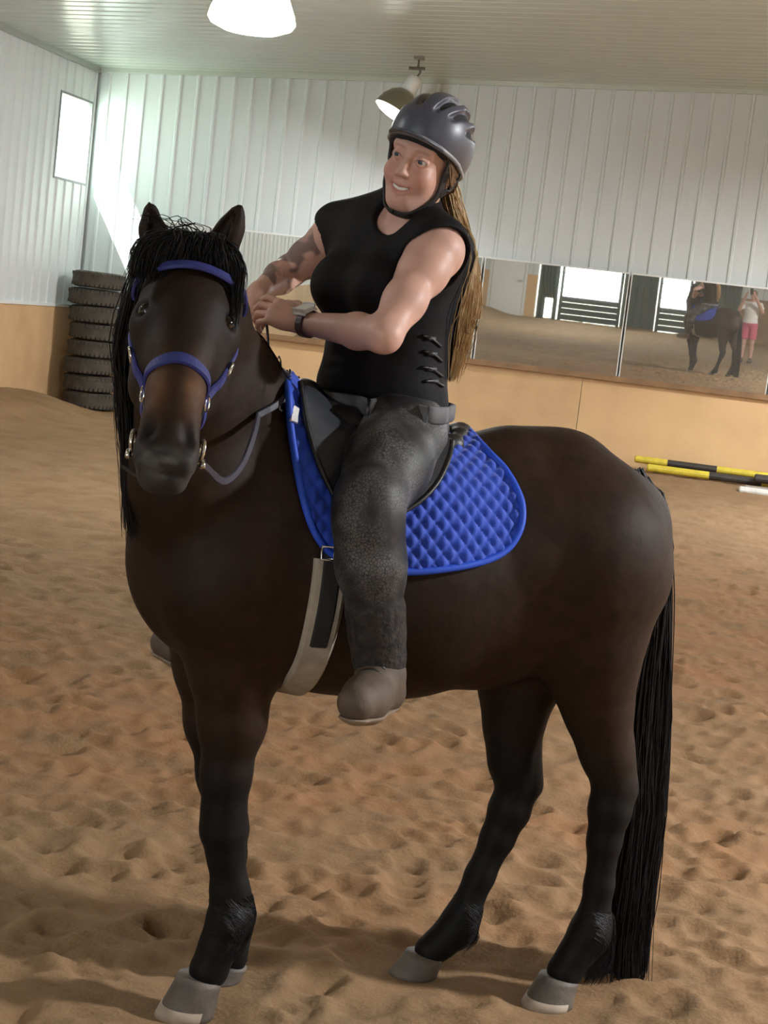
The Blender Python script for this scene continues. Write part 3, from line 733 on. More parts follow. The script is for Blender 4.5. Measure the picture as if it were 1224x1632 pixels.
# the head, in its own axes: X to its left (picture right), Y down the nose, Z out of the forehead
hp, hm = U(311, 420, 3.40), U(264, 728, 3.03)
hy = unit(hm-hp); hx = unit(ER*.985+ED*.05 - V(0, 0, .10)); hx = unit(hx-hy*(hx @ hy)); hz = unit(np.cross(hx, hy)); hz = hz if hz @ ED < 0 else -hz
HLEN = np.linalg.norm(hm-hp)
def H(x, y, z): return hp+hx*x+hy*(y*HLEN)+hz*z
print('head length', HLEN)
def head(F):
    C = lambda pts, rad, k=.03, sq=None: F.chain(pts, rad, k, sq)
    C([H(0, .05, -.05), H(0, .14, -.02), H(0, .32, .0), H(0, .5, .0)], [.066, .084, .080, .066], .04)      # skull and brow
    C([H(0, .5, 0), H(0, .72, .004), H(0, .92, -.004)], [.060, .047, .041], .03)                            # nose bone
    for q in (-1, 1):
        C([H(.048*q, .20, -.02), H(.060*q, .34, -.022), H(.05*q, .5, -.045)], [.045, .042, .03], .03)        # brow and cheek ridge
        C([H(.045*q, .30, -.11), H(.036*q, .46, -.12), H(.024*q, .62, -.085)], [.052, .050, .036], .05)         # jowl
        F.cone(H(.068*q, .268, .012), H(.082*q, .315, .010), .020, .016, .018)                                # bony ridge above the eye
        F.ball(H(.088*q, .338, .026), .015, .014, True)                                                      # eye hollow
        F.cone(H(.070*q, .302, .034), H(.082*q, .318, .020), .010, .009, .008); F.cone(H(.070*q, .388, .030), H(.082*q, .375, .016), .008, .007, .008)                          # lids
        C([H(.032*q, .84, .006), H(.036*q, .95, -.006)], [.021, .025], .02)                                   # nostril wing
        F.cone(H(.030*q, .885, .040), H(.043*q, .960, .027), .011, .0185, .006, None, True)                      # nostril
        C([H(.03*q, .66, .012), H(.024*q, .84, .016)], [.016, .016], .03)                                      # nasal edge
    C([H(0, .62, -.07), H(0, .86, -.055), H(0, 1.0, -.045)], [.05, .044, .042], .03)                          # lower jaw
    C([H(-.028, 1.0, -.012), H(.028, 1.0, -.012)], [.030, .030], .02)                                          # upper lip
    C([H(-.02, 1.035, -.045), H(.02, 1.035, -.045)], [.026, .026], .015)                                        # lower lip
    F.cone(H(-.045, 1.055, -.012), H(.045, 1.055, -.012), .004, .004, .006, None, True)                         # mouth line
headF = head(hf)
# ears: image-left (its right) and image-right (its left)
def ear(F, base, mid, tip, face, k=.02):
    base, mid, tip = map(np.asarray, (base, mid, tip)); ax = unit(tip-base); fc = unit(face-ax*(face @ ax))
    F.chain([base, base+.35*(tip-base), mid, tip-.12*(tip-base), tip], [.026, .0285, .0235, .011, .0035], k, None)
    F.cone(base+.32*(tip-base)+fc*.024, tip-.14*(tip-base)+fc*.010, .0165, .006, .006, None, True)
ear(hf, U(258, 418, 3.42), U(242, 365, 3.41), U(238, 325, 3.40), -ED*.8+ER*.1)
ear(hf, U(345, 412, 3.42), U(369, 362, 3.41), U(383, 329, 3.40), -ED*.8-ER*.45)
hme = hf.mesh('horse', 2)
# coat colour: bay-brown body, black points, tan muzzle sides
vv = verts_of(hme); col = np.zeros((len(vv), 3))
base_c = V(.021, .0108, .0068); black = V(.0048, .0044, .0046); tan = V(.135, .062, .026); warm = V(.034, .0165, .009)
loc = (vv-HO) @ HB.T                        # along, left, up
nx = vnoise(loc[:, 0]*3+20, loc[:, 2]*3+20, 31)
col[:] = base_c+(warm-base_c)*np.clip(.45+1.2*nx, 0, 1)[:, None]
leg = sstep(.78, .52, vv[:, 2]+.12*nx); col = col*(1-leg[:, None])+black*leg[:, None]
hd = (vv-hp); hxq, hyq, hzq = hd @ hx, hd @ hy/HLEN, hd @ hz
inh = (hyq > -.1) & (hyq < 1.3) & (np.abs(hxq) < .15) & (hzq > -.22) & (np.linalg.norm(hd, axis=1) < .75)
w = np.where(inh, sstep(.10, .4, hyq)*.55, 0); col = col*(1-w[:, None])+V(.016, .0098, .007)*w[:, None]
w = np.where(inh, np.exp(-((hyq-.74)/.13)**2)*np.exp(-((np.abs(hxq)-.036)/.024)**2)*1.0, 0); col = col*(1-w[:, None])+tan*w[:, None]
w = np.where(inh, np.exp(-((hyq-.36)/.06)**2)*np.exp(-((np.abs(hxq)-.075)/.03)**2)*.55, 0); col = col*(1-w[:, None])+black*w[:, None]
w = np.where(inh, np.exp(-((hyq-.93)/.045)**2)*np.exp(-((np.abs(hxq)-.038)/.014)**2), 0); col = col*(1-w[:, None])+black*.4*w[:, None]
w = np.where(inh, sstep(.96, 1.02, hyq), 0); col = col*(1-w[:, None])+V(.035, .030, .028)*w[:, None]
grey = np.where(inh, np.exp(-((hyq-1.04)/.035)**2)*np.clip(.4+1.5*vnoise(hxq*60+5, hyq*60, 77), 0, 1)*.8, 0); col = col*(1-grey[:, None])+V(.16, .15, .14)*grey[:, None]
earm = inh & (hyq < .06) & (np.abs(hxq) > .03)
col[(hyq < .02) & (np.abs(hxq) < .2) & (vv[:, 2] > 1.70)] *= .75
set_col(hme, np.clip(col, 0, 1))
M_coat = mat('horse_coat', (.03, .016, .01), .62, attr='Col', var=.35, vscale=26, bump=.25, bscale=9, dist=.02, spec=.2)
horse = link('horse', hme, M_coat)
tag(horse, 'dark bay horse with black legs and long mane, facing the camera under its rider', 'horse')
# eyes
M_eye = mat('horse_eye', (.006, .004, .003), .06)
for q in (-1, 1):
    b = MB(); c = H(.075*q, .345, .022); b.lathe([(.0195*math.sin(PI*i/8)+1e-5, -.0195*math.cos(PI*i/8)) for i in range(9)], c, 14, hx); b.build('eye', M_eye, horse, True)
# hooves
M_hoof = mat('grey_hoof', (.06, .05, .042), .6, col2=(.125, .10, .078), vscale=18, bump=.2, bscale=60)
M_hoofp = mat('pale_hoof_rim', (.42, .33, .25), .7, var=.3, vscale=20)
def hoof(top, toe_dir, rt, rb, h, rim):
    toe = unit(V(toe_dir[0], toe_dir[1], 0)); sd = V(-toe[1], toe[0], 0); top = np.asarray(top); g = V(top[0], top[1], -.012)+toe*.028
    b = MB(); n = 28; rows = []
    for t in np.linspace(0, 1, 7):
        c = g*(1-t)+top*t; r = rb+(rt-rb)*t; z = -.012+t*(top[2]+.012)
        ring = []
        for k in range(n):
            a = 2*PI*k/n; ca = math.cos(a); q = 1+(.10 if ca > 0 else -.08)*abs(ca)
            ring.append(c*V(1, 1, 0)+toe*ca*r*q*1.03+sd*math.sin(a)*r*.94+V(0, 0, z+.010*t*ca))
        rows.append(ring)
    vs = [p for r in rows for p in r]; fs = [(i*n+k, i*n+(k+1) % n, (i+1)*n+(k+1) % n, (i+1)*n+k) for i in range(6) for k in range(n)]
    fs.append(tuple(6*n+k for k in range(n))); fs.append(tuple(reversed(range(n)))); b.add(vs, fs)
    o = b.build('hoof', M_hoof, horse, True)
    if rim:                                          # worn pale edge round the toe
        b = MB(); vs = []; nn = 21
        for t, e in ((0, .0), (0, .003), (.16, .003), (.30, .0025), (.30, -.002)):
            c = g*(1-t)+top*t; r = rb+(rt-rb)*t+e; z = -.012+t*(top[2]+.012)
            for k in range(nn):
                a = -1.7+3.4*k/(nn-1); ca = math.cos(a); q = 1+(.10 if ca > 0 else -.08)*abs(ca)
                vs.append(c*V(1, 1, 0)+toe*ca*r*q*1.03+sd*math.sin(a)*r*.94+V(0, 0, z+.010*t*ca))
        b.add(vs, [(i_*nn+k, i_*nn+k+1, (i_+1)*nn+k+1, (i_+1)*nn+k) for i_ in range(4) for k in range(nn-1)]); b.build('hoof_rim', M_hoofp, o, True)
    return o
hoof(S(322, 1556, .10), HF+HL*.1, .050, .066, .09, True)
hoof(S(366, 1534, -.095), HF*.9, .046, .062, .08, False)
hoof(S(893, 1556, .10), HF+HL*.25, .050, .064, .09, True)
hoof(S(680, 1520, -.09), HF, .047, .061, .07, False)
# mane, forelock, tail, feather
M_hair = mat('black_horse_hair', (.010, .0085, .009), .55, spec=.3)
def jig(g, s): return g+rng.normal(0, 1, g.shape)*s
G = []
crest = smooth_path([U(300, 402, 3.42), U(318, 430, 3.52), U(352, 530, 3.66), U(385, 580, 3.72), U(430, 625, 3.80), S(470, 655)], 40)
for i in range(2600):
    t = rng.random()**1.15; c = crest[int(t*39)]+rng.normal(0, .012, 3)
    if t < .55:                                     # falls on the far side of the neck, seen left of the face
        u = t/.55
        side = rng.uniform(0, 1)
        a = U(232-36*side*(.35+.65*rng.random())-6, 432+45*u+20*rng.random(), 3.50+.10*u)
        m_ = U(206-18*side+8*u, 520+60*u+20*rng.random(), 3.52+.12*u); m2 = U(203-9*side+12*u, 640+50*u+30*rng.random(), 3.55+.1*u)
        if rng.random() < .55: e = U(212-14*side+22*u, 730+125*rng.random(), 3.56+.1*u)
        else: m2 = U(204-14*side+8*u, 560+50*rng.random(), 3.55); e = U(205-14*side+8*u, 610+80*rng.random(), 3.56)
        G.append([c, c*.35+a*.65+V(0, 0, .045), m_, m2, e])
    else:                                           # lies close over the far side, a little shows above the crest
        if rng.random() < .16:
            sg_ = rng.uniform(.3, 1); G.append([c, c+HL*.03*sg_+V(0, 0, .022), c+HL*.045*sg_+V(0, 0, .0), c+HL*.055*sg_+V(0, 0, -.02), c+HL*.058*sg_+V(0, 0, -.045*sg_)]); continue
        dn = -HL*.10+V(0, 0, -.06)
        G.append([c+V(0, 0, .0), c-HL*.05+V(0, 0, .03+.02*rng.random()), c-HL*.13+V(0, 0, -.06), c-HL*.17+V(0, 0, -.2), c-HL*.19+V(0, 0, -.30-.1*rng.random())+HF*.04])
mane = hair('mane', jig(np.array(G), .007), M_hair, horse, .0018, .0006, 14, 3, hf, .003)
G = []
for i in range(1500):
    r0 = H(rng.uniform(-.055, .055), rng.uniform(-.04, .04), .03)
    u = rng.random()
    if u < .5:                                      # sweeps to the picture's left over the brow
        x = rng.uniform(-.10, -.02); G.append([r0+hz*.022, H(x*.7, .06, .095), H(x-.015, .13, .085), H(x-.022, .19+.10*rng.random()*abs(x)/.1, .06)])
    elif u < .8:
        x = rng.uniform(.03, .09); G.append([r0+hz*.022, H(x*.7, .06, .09), H(x+.006, .13, .07), H(x+.012, .17+(.20*rng.random() if x > .072 else .05*rng.random()), .03)])
    else:
        x = rng.uniform(-.04, .05); G.append([r0+hz*.022, H(x, .05, .10), H(x*1.1, .10, .10), H(x*1.2, .12+.06*rng.random(), .088)])
for i in range(14):                                 # a few fly-away hairs standing up between the ears
    x = rng.uniform(-.05, .04); r0 = H(x, -.02, .02); G.append([r0, r0+V(-.01, 0, .035), r0+V(-.035, 0, .06)+hx*rng.uniform(-.03, .02), r0+V(-.06, 0, .055)+hx*rng.uniform(-.06, .03)])
forelock = hair('forelock', jig(np.array(G), .005), M_hair, horse, .0016, .0005, 12, 3, hf, .003)
G = []
for i in range(2600):
    u = rng.normal(0, .38); u = max(-1, min(1, u)); lt = rng.uniform(-.05, .05)
    y_end = 1590-170*rng.random()**2.2
    pts = [S(1016+6*u, 757+6*abs(u), lt*.4), S(1045+7*u, 800, lt*.6), S(1057+8*u, 870, lt), S(1052+13*u, 960, lt), S(1036+30*u, 1120, lt), S(1026+33*u, 1300, lt), S(1006+33*u, 1450, lt), S(998+33*u, y_end, lt)]
    G.append(pts)
tail = hair('tail', jig(np.array(G), .006), M_hair, horse, .0024, .0008, 18, 3, hf, .004)
def feather(px, py, lat, n, wpx, L_, dx):
    G = []
    for i in range(n*4):
        a = rng.uniform(-1, 1); p = S(px+wpx*a, py+rng.uniform(-28, 16), lat+rng.uniform(-.03, .03)); q = -HF*.016
        G.append([p, p+q+V(0, 0, -.018), p+q*1.2+V(0, 0, -L_*.55), p+q*.9+HF*dx*.8+V(0, 0, -L_*(.7+.3*rng.random()))])
    G = np.array(G); G[..., 2] = np.maximum(G[..., 2], .012)
    hair('feather', jig(G, .0015), M_hair, horse, .0010, .0004, 8, 3, hf, .0012)
feather(372, 1455, .10, 110, 16, .09, .02); feather(378, 1465, -.095, 60, 10, .08, .02)
feather(958, 1480, .10, 240, 14, .13, .03); feather(745, 1465, -.09, 70, 8, .07, .03)
# ================================================================== TACK
def raycast(F, px, py, d0=2.6, d1=4.6, off=0.):
    """first point where the line of sight meets a modelled surface; shapes straps that lie on it"""
    r = ray(px, py); r = r/(r @ ED); ts = np.arange(d0, d1, .004); P = EYE+ts[:, None]*r
    inb = ((P > F.lo) & (P < F.lo+F.h*(F.n-1))).all(1); v = np.where(inb, F.sample(P), .3)-off
    k = np.argmax(v < 0)
    if v[k] >= 0: k = int(np.argmin(v))
    return P[k]
def ribbon(b, pts, nrm, w, t):
    pts = [np.asarray(p) for p in pts]; m = len(pts); base = len(b.v); ww = w if hasattr(w, '__len__') else [w]*m
    for i in range(m):
        T = unit(pts[min(i+1, m-1)]-pts[max(i-1, 0)]); n = unit(nrm[i]-T*(T @ nrm[i])); s_ = np.cross(T, n)
        for (a, c) in ((-1, 0), (-.8, 1), (.8, 1), (1, 0), (1, -.6), (-1, -.6)): b.v.append(tuple(pts[i]+s_*a*ww[i]/2+n*c*t))
    for i in range(m-1):
        for k in range(6):
            k2 = (k+1) % 6; b.f.append((base+i*6+k, base+i*6+k2, base+(i+1)*6+k2, base+(i+1)*6+k))
    b.f.append(tuple(base+k for k in reversed(range(6)))); b.f.append(tuple(base+(m-1)*6+k for k in range(6)))
AZ = .98
def axis_pt(u): return HO - HF*np.asarray(u)[..., None] + V(0, 0, AZ)
def conform(u, phi, off, F=None):
    F = F or hf; u, phi = np.broadcast_arrays(np.asarray(u, float), np.asarray(phi, float))
    A = axis_pt(u); D = np.cos(phi)[..., None]*up+np.sin(phi)[..., None]*HL
    rs = np.arange(.10, .62, .006); val = np.stack([F.sample(A+D*r) for r in rs], -1)-off
    k = np.argmax(val > 0, -1); k = np.maximum(k, 1)
    v1 = np.take_along_axis(val, k[..., None], -1)[..., 0]; v0 = np.take_along_axis(val, (k-1)[..., None], -1)[..., 0]
    t = np.clip(-v0/np.maximum(v1-v0, 1e-6), 0, 1)
    return A+D*(rs[k-1]+t*.006)[..., None]
def uphi(P):
    q = np.asarray(P)-HO; return -(q @ HF), math.atan2(q @ HL, q[2]-AZ)
def px_uphi(px, py): return uphi(raycast(hf, px, py))
def in_poly(x, y, poly):
    c = np.zeros(x.shape, bool); n = len(poly); j = n-1
    for i in range(n):
        xi, yi = poly[i]; xj, yj = poly[j]
        if yi != yj: c ^= ((yi > y) != (yj > y)) & (x < (xj-xi)*(y-yi)/(yj-yi)+xi)
        j = i
    return c
def draped(name, poly, off, thick, m_, parent, h=.0045, R=.33, quilt=None):
    """a cloth or leather panel that follows the horse, cut to an outline in (along, round) coordinates"""
    poly = np.array(poly); u0, u1 = poly[:, 0].min()-.01, poly[:, 0].max()+.01; p0, p1 = poly[:, 1].min()-.03, poly[:, 1].max()+.03
    uu = np.arange(u0, u1, h); pp = np.arange(p0, p1, h/R); Ug, Pg = np.meshgrid(uu, pp, indexing='ij')
    Pt = conform(Ug, Pg, off)
    nr = hf.grad(Pt)
    q = quilt(Ug, Pg*R) if quilt is not None else 0*Ug
    top = Pt+nr*(thick+q)[..., None]; bot = Pt
    keep = in_poly(Ug[:-1, :-1]+h/2, Pg[:-1, :-1]+h/R/2, poly)
    ni, nj = Ug.shape; ix = np.arange(ni*nj).reshape(ni, nj)
    cells = np.argwhere(keep); a, c = cells[:, 0], cells[:, 1]
    Qt = np.stack([ix[a, c], ix[a+1, c], ix[a+1, c+1], ix[a, c+1]], 1); Qb = Qt[:, ::-1]+ni*nj
    walls = []
    K = np.pad(keep, 1)
    for (da, dc, i0, i1) in ((-1, 0, (0, 1), (0, 0)), (1, 0, (1, 0), (1, 1)), (0, -1, (0, 0), (1, 0)), (0, 1, (1, 1), (0, 1))):
        e = keep & ~K[1+da:K.shape[0]-1+da, 1+dc:K.shape[1]-1+dc]; w = np.argwhere(e)
        A = ix[w[:, 0]+i0[0], w[:, 1]+i0[1]]; B_ = ix[w[:, 0]+i1[0], w[:, 1]+i1[1]]
        walls.append(np.stack([B_, A, A+ni*nj, B_+ni*nj], 1))
    F_ = np.concatenate([Qt, Qb]+walls); vs = np.concatenate([top.reshape(-1, 3), bot.reshape(-1, 3)])
    used = np.unique(F_); mp = np.full(len(vs), -1); mp[used] = np.arange(len(used))
    return link(name, mesh_np(name, vs[used], mp[F_]), m_, parent, True)
def rounded(poly, n=8):
    pts = smooth_path([V(*p, 0) for p in poly]+[V(*poly[0], 0)], n*len(poly)); return [(p[0], p[1]) for p in pts[:-1]]

# --- blue saddle pad --------------------------------------------------
M_blue = mat('royal_blue_cotton', (.013, .066, .54), .75, var=.15, vscale=30, sheen=.3, bump=.2, bscale=400, dist=.001)
M_blueb = mat('blue_binding', (.016, .08, .62), .6)
uF, _ = uphi(S(452, 618)); uR, _ = uphi(S(742, 700))
side = [px_uphi(*p) for p in ((455, 640), (460, 690), (468, 745), (478, 795), (492, 840), (508, 868), (528, 889), (575, 908), (640, 914), (710, 909), (770, 897), (806, 878), (824, 850), (828, 818), (820, 788), (800, 757), (775, 730))]
outline = [(uF, 0)]+side+[(uR, 0)]
poly = outline+[(u, -p) for (u, p) in reversed(side)]
def quilt_fn(u, s):
    a = (u*.72+s*.69)/.027; c = (u*.72-s*.69)/.027
    d = np.minimum(np.abs(a-np.round(a)), np.abs(c-np.round(c)))
    pan = np.where(np.abs(u-.07) < .17, 1, 1)
    return .011*np.clip(d/.42, 0, 1)**.6*pan-.004
spad = draped('saddle_pad', poly, .004, .010, M_blue, None, .0045, quilt=quilt_fn)
tag(spad, 'bright blue quilted saddle pad with rounded corners under the dark saddle', 'saddle pad')
near = smooth_path([V(*conform(np.array(u), np.array(p), .014)) for (u, p) in outline], 110)
far = smooth_path([V(*conform(np.array(u), np.array(-p), .014)) for (u, p) in outline], 110)
b = MB(); b.tube(near+far[::-1]+[near[0]], .0085, 8, False); b.build('binding', M_blueb, spad, True)
b = MB(); pt = [raycast(hf, x, y) for (x, y) in ((458, 655), (458, 668), (459, 680))]; ribbon(b, [p+hf.grad(p[None])[0]*.026 for p in pt], [hf.grad(p[None])[0] for p in pt], .020, .004)
M_white = mat('white_label', (.75, .75, .75), .6); b.build('label_tab', M_white, spad)
pA = [raycast(hf, x, y) for (x, y) in ((768, 735), (745, 760), (724, 790), (704, 820), (680, 835), (650, 838))]
# --- saddle -----------------------------------------------------------
M_lth = mat('charcoal_synthetic_leather', (.022, .024, .032), .5, var=.3, vscale=10, bump=.1, bscale=120)
M_lthd = mat('black_leather', (.010, .009, .010), .45, var=.3, vscale=15)
M_chrome = mat('polished_steel', (.75, .75, .74), .16, 1)
saddle = empty('saddle', tuple(S(610, 690))); tag(saddle, 'dark charcoal riding saddle with low pommel under the rider', 'saddle')
sf = Field(np.minimum(S(450, 800, .3), S(770, 800, -.3))*V(1, 1, 0)-V(.1, .1, -1.1), np.maximum(S(450, 800, -.3), S(770, 800, .3))*V(1, 1, 0)+V(.12, .12, 1.62), .006)
for a in (-1, 1):
    sf.chain([S(479, 650, .045*a), S(560, 690, .075*a), S(640, 712, .105*a), S(722, 712, .10*a)], [.042, .050, .050, .026], .04)
    sf.chain([S(479, 650, .045*a), S(484, 630, 0)], [.042, .034], .02)
    sf.chain([S(722, 705, .10*a), S(733, 694, .05*a), S(737, 690, 0)], [.016, .015, .017], .02)
sf.chain([S(488, 642, 0), S(575, 690, 0), S(650, 708, 0), S(722, 700, 0)], [.03, .045, .048, .03], .04)
link('seat', sf.mesh('seat', 2), M_lthd, saddle)
fl = [px_uphi(*p) for p in ((472, 640), (484, 700), (500, 752), (520, 795), (545, 835), (585, 850), (625, 832), (662, 812), (690, 785), (708, 752), (716, 722), (690, 705), (600, 680), (530, 650))]
for sg in (1, -1):
    draped('flap', rounded([(u, p*sg) for (u, p) in fl], 6), .020, .009, M_lth, saddle, .006)
    path = smooth_path([V(*conform(np.array(u), np.array(p*sg), .028)) for (u, p) in fl[:11]], 60)
    b = MB(); b.tube(path, .006, 6); b.build('flap_piping', M_lthd, saddle, True)
# --- girth ------------------------------------------------------------
girth = empty('girth', tuple(S(500, 980))); tag(girth, 'beige girth with black elastic strap running under the belly from the blue pad', 'girth')
M_bei = mat('beige_felt_girth', (.40, .345, .27), .85, var=.25, vscale=25, bump=.2, bscale=200); M_els = mat('black_elastic', (.012, .011, .012), .7)
ug, pg = px_uphi(532, 905); ug2, pg2 = px_uphi(516, 1000)
ph = np.linspace(pg-.05, 2*PI-pg+.05, 120); uu = np.full_like(ph, (ug+ug2)/2-.008)
def girth_band(name, ph, w, off, t, m_):
    P = conform(uu[:len(ph)], ph, off); n = hf.grad(P); b = MB(); ribbon(b, list(P), list(n), w, t); return b.build(name, m_, girth)
girth_band('band', ph, .078, .004, .009, M_bei)
girth_band('elastic', np.linspace(pg-.08, pg+.62, 24), .040, .014, .004, M_els)
girth_band('elastic', np.linspace(2*PI-pg-.62, 2*PI-pg+.08, 24), .040, .014, .004, M_els)
for q in (0,):
    P = conform(np.array([uu[0]]), np.array([pg-.07]), .022)[0]; n = hf.grad(P[None])[0]; s_ = unit(np.cross(n, up)); t_ = np.cross(s_, n)
    b = MB(); c = [P+s_*.028+t_*.014, P-s_*.028+t_*.014, P-s_*.028-t_*.014, P+s_*.028-t_*.014, P+s_*.028+t_*.014]
    b.tube(c, .0035, 6); b.tube([P+t_*.014, P-t_*.018], .003, 6); b.build('buckle', M_chrome, girth, True)
# --- bridle -----------------------------------------------------------
bridle = empty('bridle', tuple(H(0, .3, 0))); tag(bridle, 'blue webbing bridle with steel buckles on the head of the horse', 'bridle')
M_web = mat('indigo_webbing', (.030, .036, .20), .6, var=.2, vscale=60, bump=.2, bscale=500, dist=.001); M_rein = mat('grey_leather_rein', (.055, .052, .075), .5)
def hloc(P): q = np.asarray(P)-hp; return q @ hx, q @ hy/HLEN, q @ hz
def onhead(x, y, z):                                 # push a point given in head axes to the skin
    p = H(x, y, z); c = H(0, y, -.05)
    d = unit(p-c); rs = np.arange(.01, .2, .003); v = hf.sample(c+d*rs[:, None]); k = int(np.argmax(v > 0)); return c+d*rs[k]
def strap(name, locs, w, m_, t=.004, off=.003, n=24, par=None):
    pts = [onhead(*q) for q in locs]; pts = smooth_path(pts, n); pts = [hf.push(p[None], off, 4)[0] for p in pts]
    nr = [hf.grad(p[None])[0] for p in pts]; b = MB(); ribbon(b, pts, nr, w, t); return b.build(name, m_, par or bridle)
nb = []
for q in (-1, -.85, -.6, -.3, 0, .3, .6, .85, 1):
    nb.append((.075*q, .62+.045*abs(q)**1.7, -.02+.06*(1-q*q)))
strap('noseband', nb, .025, M_web, n=40)
strap('noseband', [(-.075, .655, -.02), (-.06, .70, -.09), (0, .72, -.13), (.06, .70, -.09), (.075, .655, -.02)], .020, M_web, n=30)
for q in (-1, 1):
    strap('cheek_strap', [(.075*q, .655, -.03), (.085*q, .52, -.045), (.095*q, .42, -.05), (.095*q, .30, -.06), (.085*q, .12, -.06), (.07*q, .03, -.05)], .020, M_web)
    strap('bit_strap', [(.075*q, .66, -.03), (.068*q, .76, -.03), (.055*q, .87, -.03)], .014, M_lthd)
    strap('throat_lash', [(.09*q, .2, -.07), (.08*q, .36, -.12), (.05*q, .44, -.19), (0, .46, -.21)], .013, M_lthd)
    for (y, z) in ((.655, -.03), (.44, -.05)):
        c = onhead(.09*q, y, z); n = hf.grad(c[None])[0]; c = c+n*.008; s_ = unit(np.cross(n, hy)); t_ = np.cross(s_, n)
        b = MB(); b.tube([c+.013*(s_*math.cos(a)+t_*1.25*math.sin(a)) for a in np.linspace(0, 2*PI, 17)], .0032, 6, False); b.build('buckle', M_chrome, bridle, True)
    c = onhead(.055*q, .905, -.028); n = hf.grad(c[None])[0]; c = c+n*.010; s_ = unit(np.cross(n, hy)); t_ = np.cross(s_, n)
    b = MB(); b.tube([c+.021*(s_*math.cos(a)+t_*math.sin(a)) for a in np.linspace(0, 2*PI, 25)], .0045, 8, False); o = b.build('bit_ring', M_chrome, bridle, True)
    b = MB(); b.tube([c+s_*.0+n*.004, c-n*.02], .007, 8); b.tube([c+t_*.021+n*.004, c+t_*.038+n*.004], .006, 8); b.build('bit_mouthpiece', M_chrome, o, True)
    if q > 0: BIT = c
strap('browband', [(-.095, .15, -.04), (-.075, .175, .03), (-.04, .20, .06), (0, .205, .07), (.04, .20, .06), (.075, .175, .03), (.095, .15, -.04)], .022, M_web, .004, .014, 30)
strap('crownpiece', [(-.075, .04, -.045), (-.04, .0, -.05), (0, -.01, -.05), (.04, .0, -.05), (.075, .04, -.045)], .022, M_web, .004, .004, 20)
HAND_L = U(424, 508, 3.885)
path = smooth_path([BIT+V(0, 0, -.02), U(330, 745, 3.10), U(357, 767, 3.18), U(385, 742, 3.34), U(404, 695, 3.46), U(414, 650, 3.60), U(421, 612, 3.74), U(427, 580, 3.84), U(427, 540, 3.86), HAND_L], 60)
path = [hf.push(p[None], .006, 3)[0] for p in path]
nr = [unit(-ED*.8+ER*.5) for p in path]
b = MB(); ribbon(b, path, nr, [.012]*10+[.015]*30+[.005]*20, .003); b.build('rein', M_rein, bridle)
path2 = [p-2*((p-HO) @ HL)*HL*0 for p in path]
bl = hloc(BIT); b0 = H(-bl[0], bl[1], bl[2])
path = smooth_path([b0, U(222, 735, 3.2), U(240, 765, 3.45), U(290, 720, 3.75), U(340, 630, 3.92), U(385, 545, 3.95), U(402, 512, 3.97)], 40); path = [hf.push(p[None], .006, 3)[0] for p in path]
b = MB(); ribbon(b, path, [hf.grad(p[None])[0] for p in path], .010, .003); b.build('rein', M_lthd, bridle)
# ================================================================== THE RIDER
Rf = unit(-.72*ER-.69*ED); Rl = unit(.69*ER-.72*ED)          # where her chest faces, and her left
Ru = unit(up-.10*Rf); RB = np.array([Rl, Rf, Ru])
# head axes: X her left, Y out of the face, Z up
def cam_dir(x, y, z): return RW @ unit(V(x, y, z))
ha, hb_ = math.radians(24), math.radians(9)
hY = cam_dir(-math.sin(ha)*math.cos(hb_), math.sin(hb_), -math.cos(ha)*math.cos(hb_))
hro = math.radians(24); zz = cam_dir(math.sin(hro), -math.cos(hro), 0); hZ = unit(zz-hY*(zz @ hY)); hX = np.cross(hY, hZ)
if hX @ ER < 0: hX = -hX
HAx = np.array([hX, hY, hZ]); EYEM = U(651, 251, 3.775); HC = EYEM-hY*.083-hZ*.006
def R(x, y, z): return HC+hX*x+hY*y+hZ*z
SL, SRt = U(692, 402, 3.80), U(540, 378, 4.08)
EL, WL = U(612, 534, 3.62), U(486, 515, 3.83)
ERt, WR = U(462, 432, 4.22), U(412, 466, 4.02)
def torso(F, off=0., waist=True):
    k = .05
    F.ell(U(616, 664, 3.94), (.142, .118, .12), RB, k, False, off)
    F.ell(U(611, 600, 3.94), (.145, .118, .13), RB, k, False, off)
    F.ell(U(622, 520, 3.95), (.143, .118, .14), RB, k, False, off)
    F.ell(U(630, 440, 3.96), (.160, .122, .15), RB, k, False, off)
    for q in (1, -1): F.ball(U(603, 462, 3.90)+Rl*.068*q+Rf*.055, .058, .05, False, off)
    F.chain([SRt-Rf*.01, U(620, 385, 3.97), SL-Rf*.01], [.055, .075, .055], k, None, off)
    F.cone(U(650, 345, 3.95), SL+Ru*.02, .045, .045, k, None, False, off); F.cone(U(640, 345, 3.97), SRt+Ru*.02, .045, .045, k, None, False, off)
def arm(F, sh, el, wr, off=0.):
    mid = el+(wr-el)*.32
    F.chain([sh, sh+(el-sh)*.25, sh+(el-sh)*.6, el], [.050+off, .049+off, .044+off, .038+off], .03)
    F.chain([el, mid, wr], [.038+off, .0385+off, .0245+off], .02)
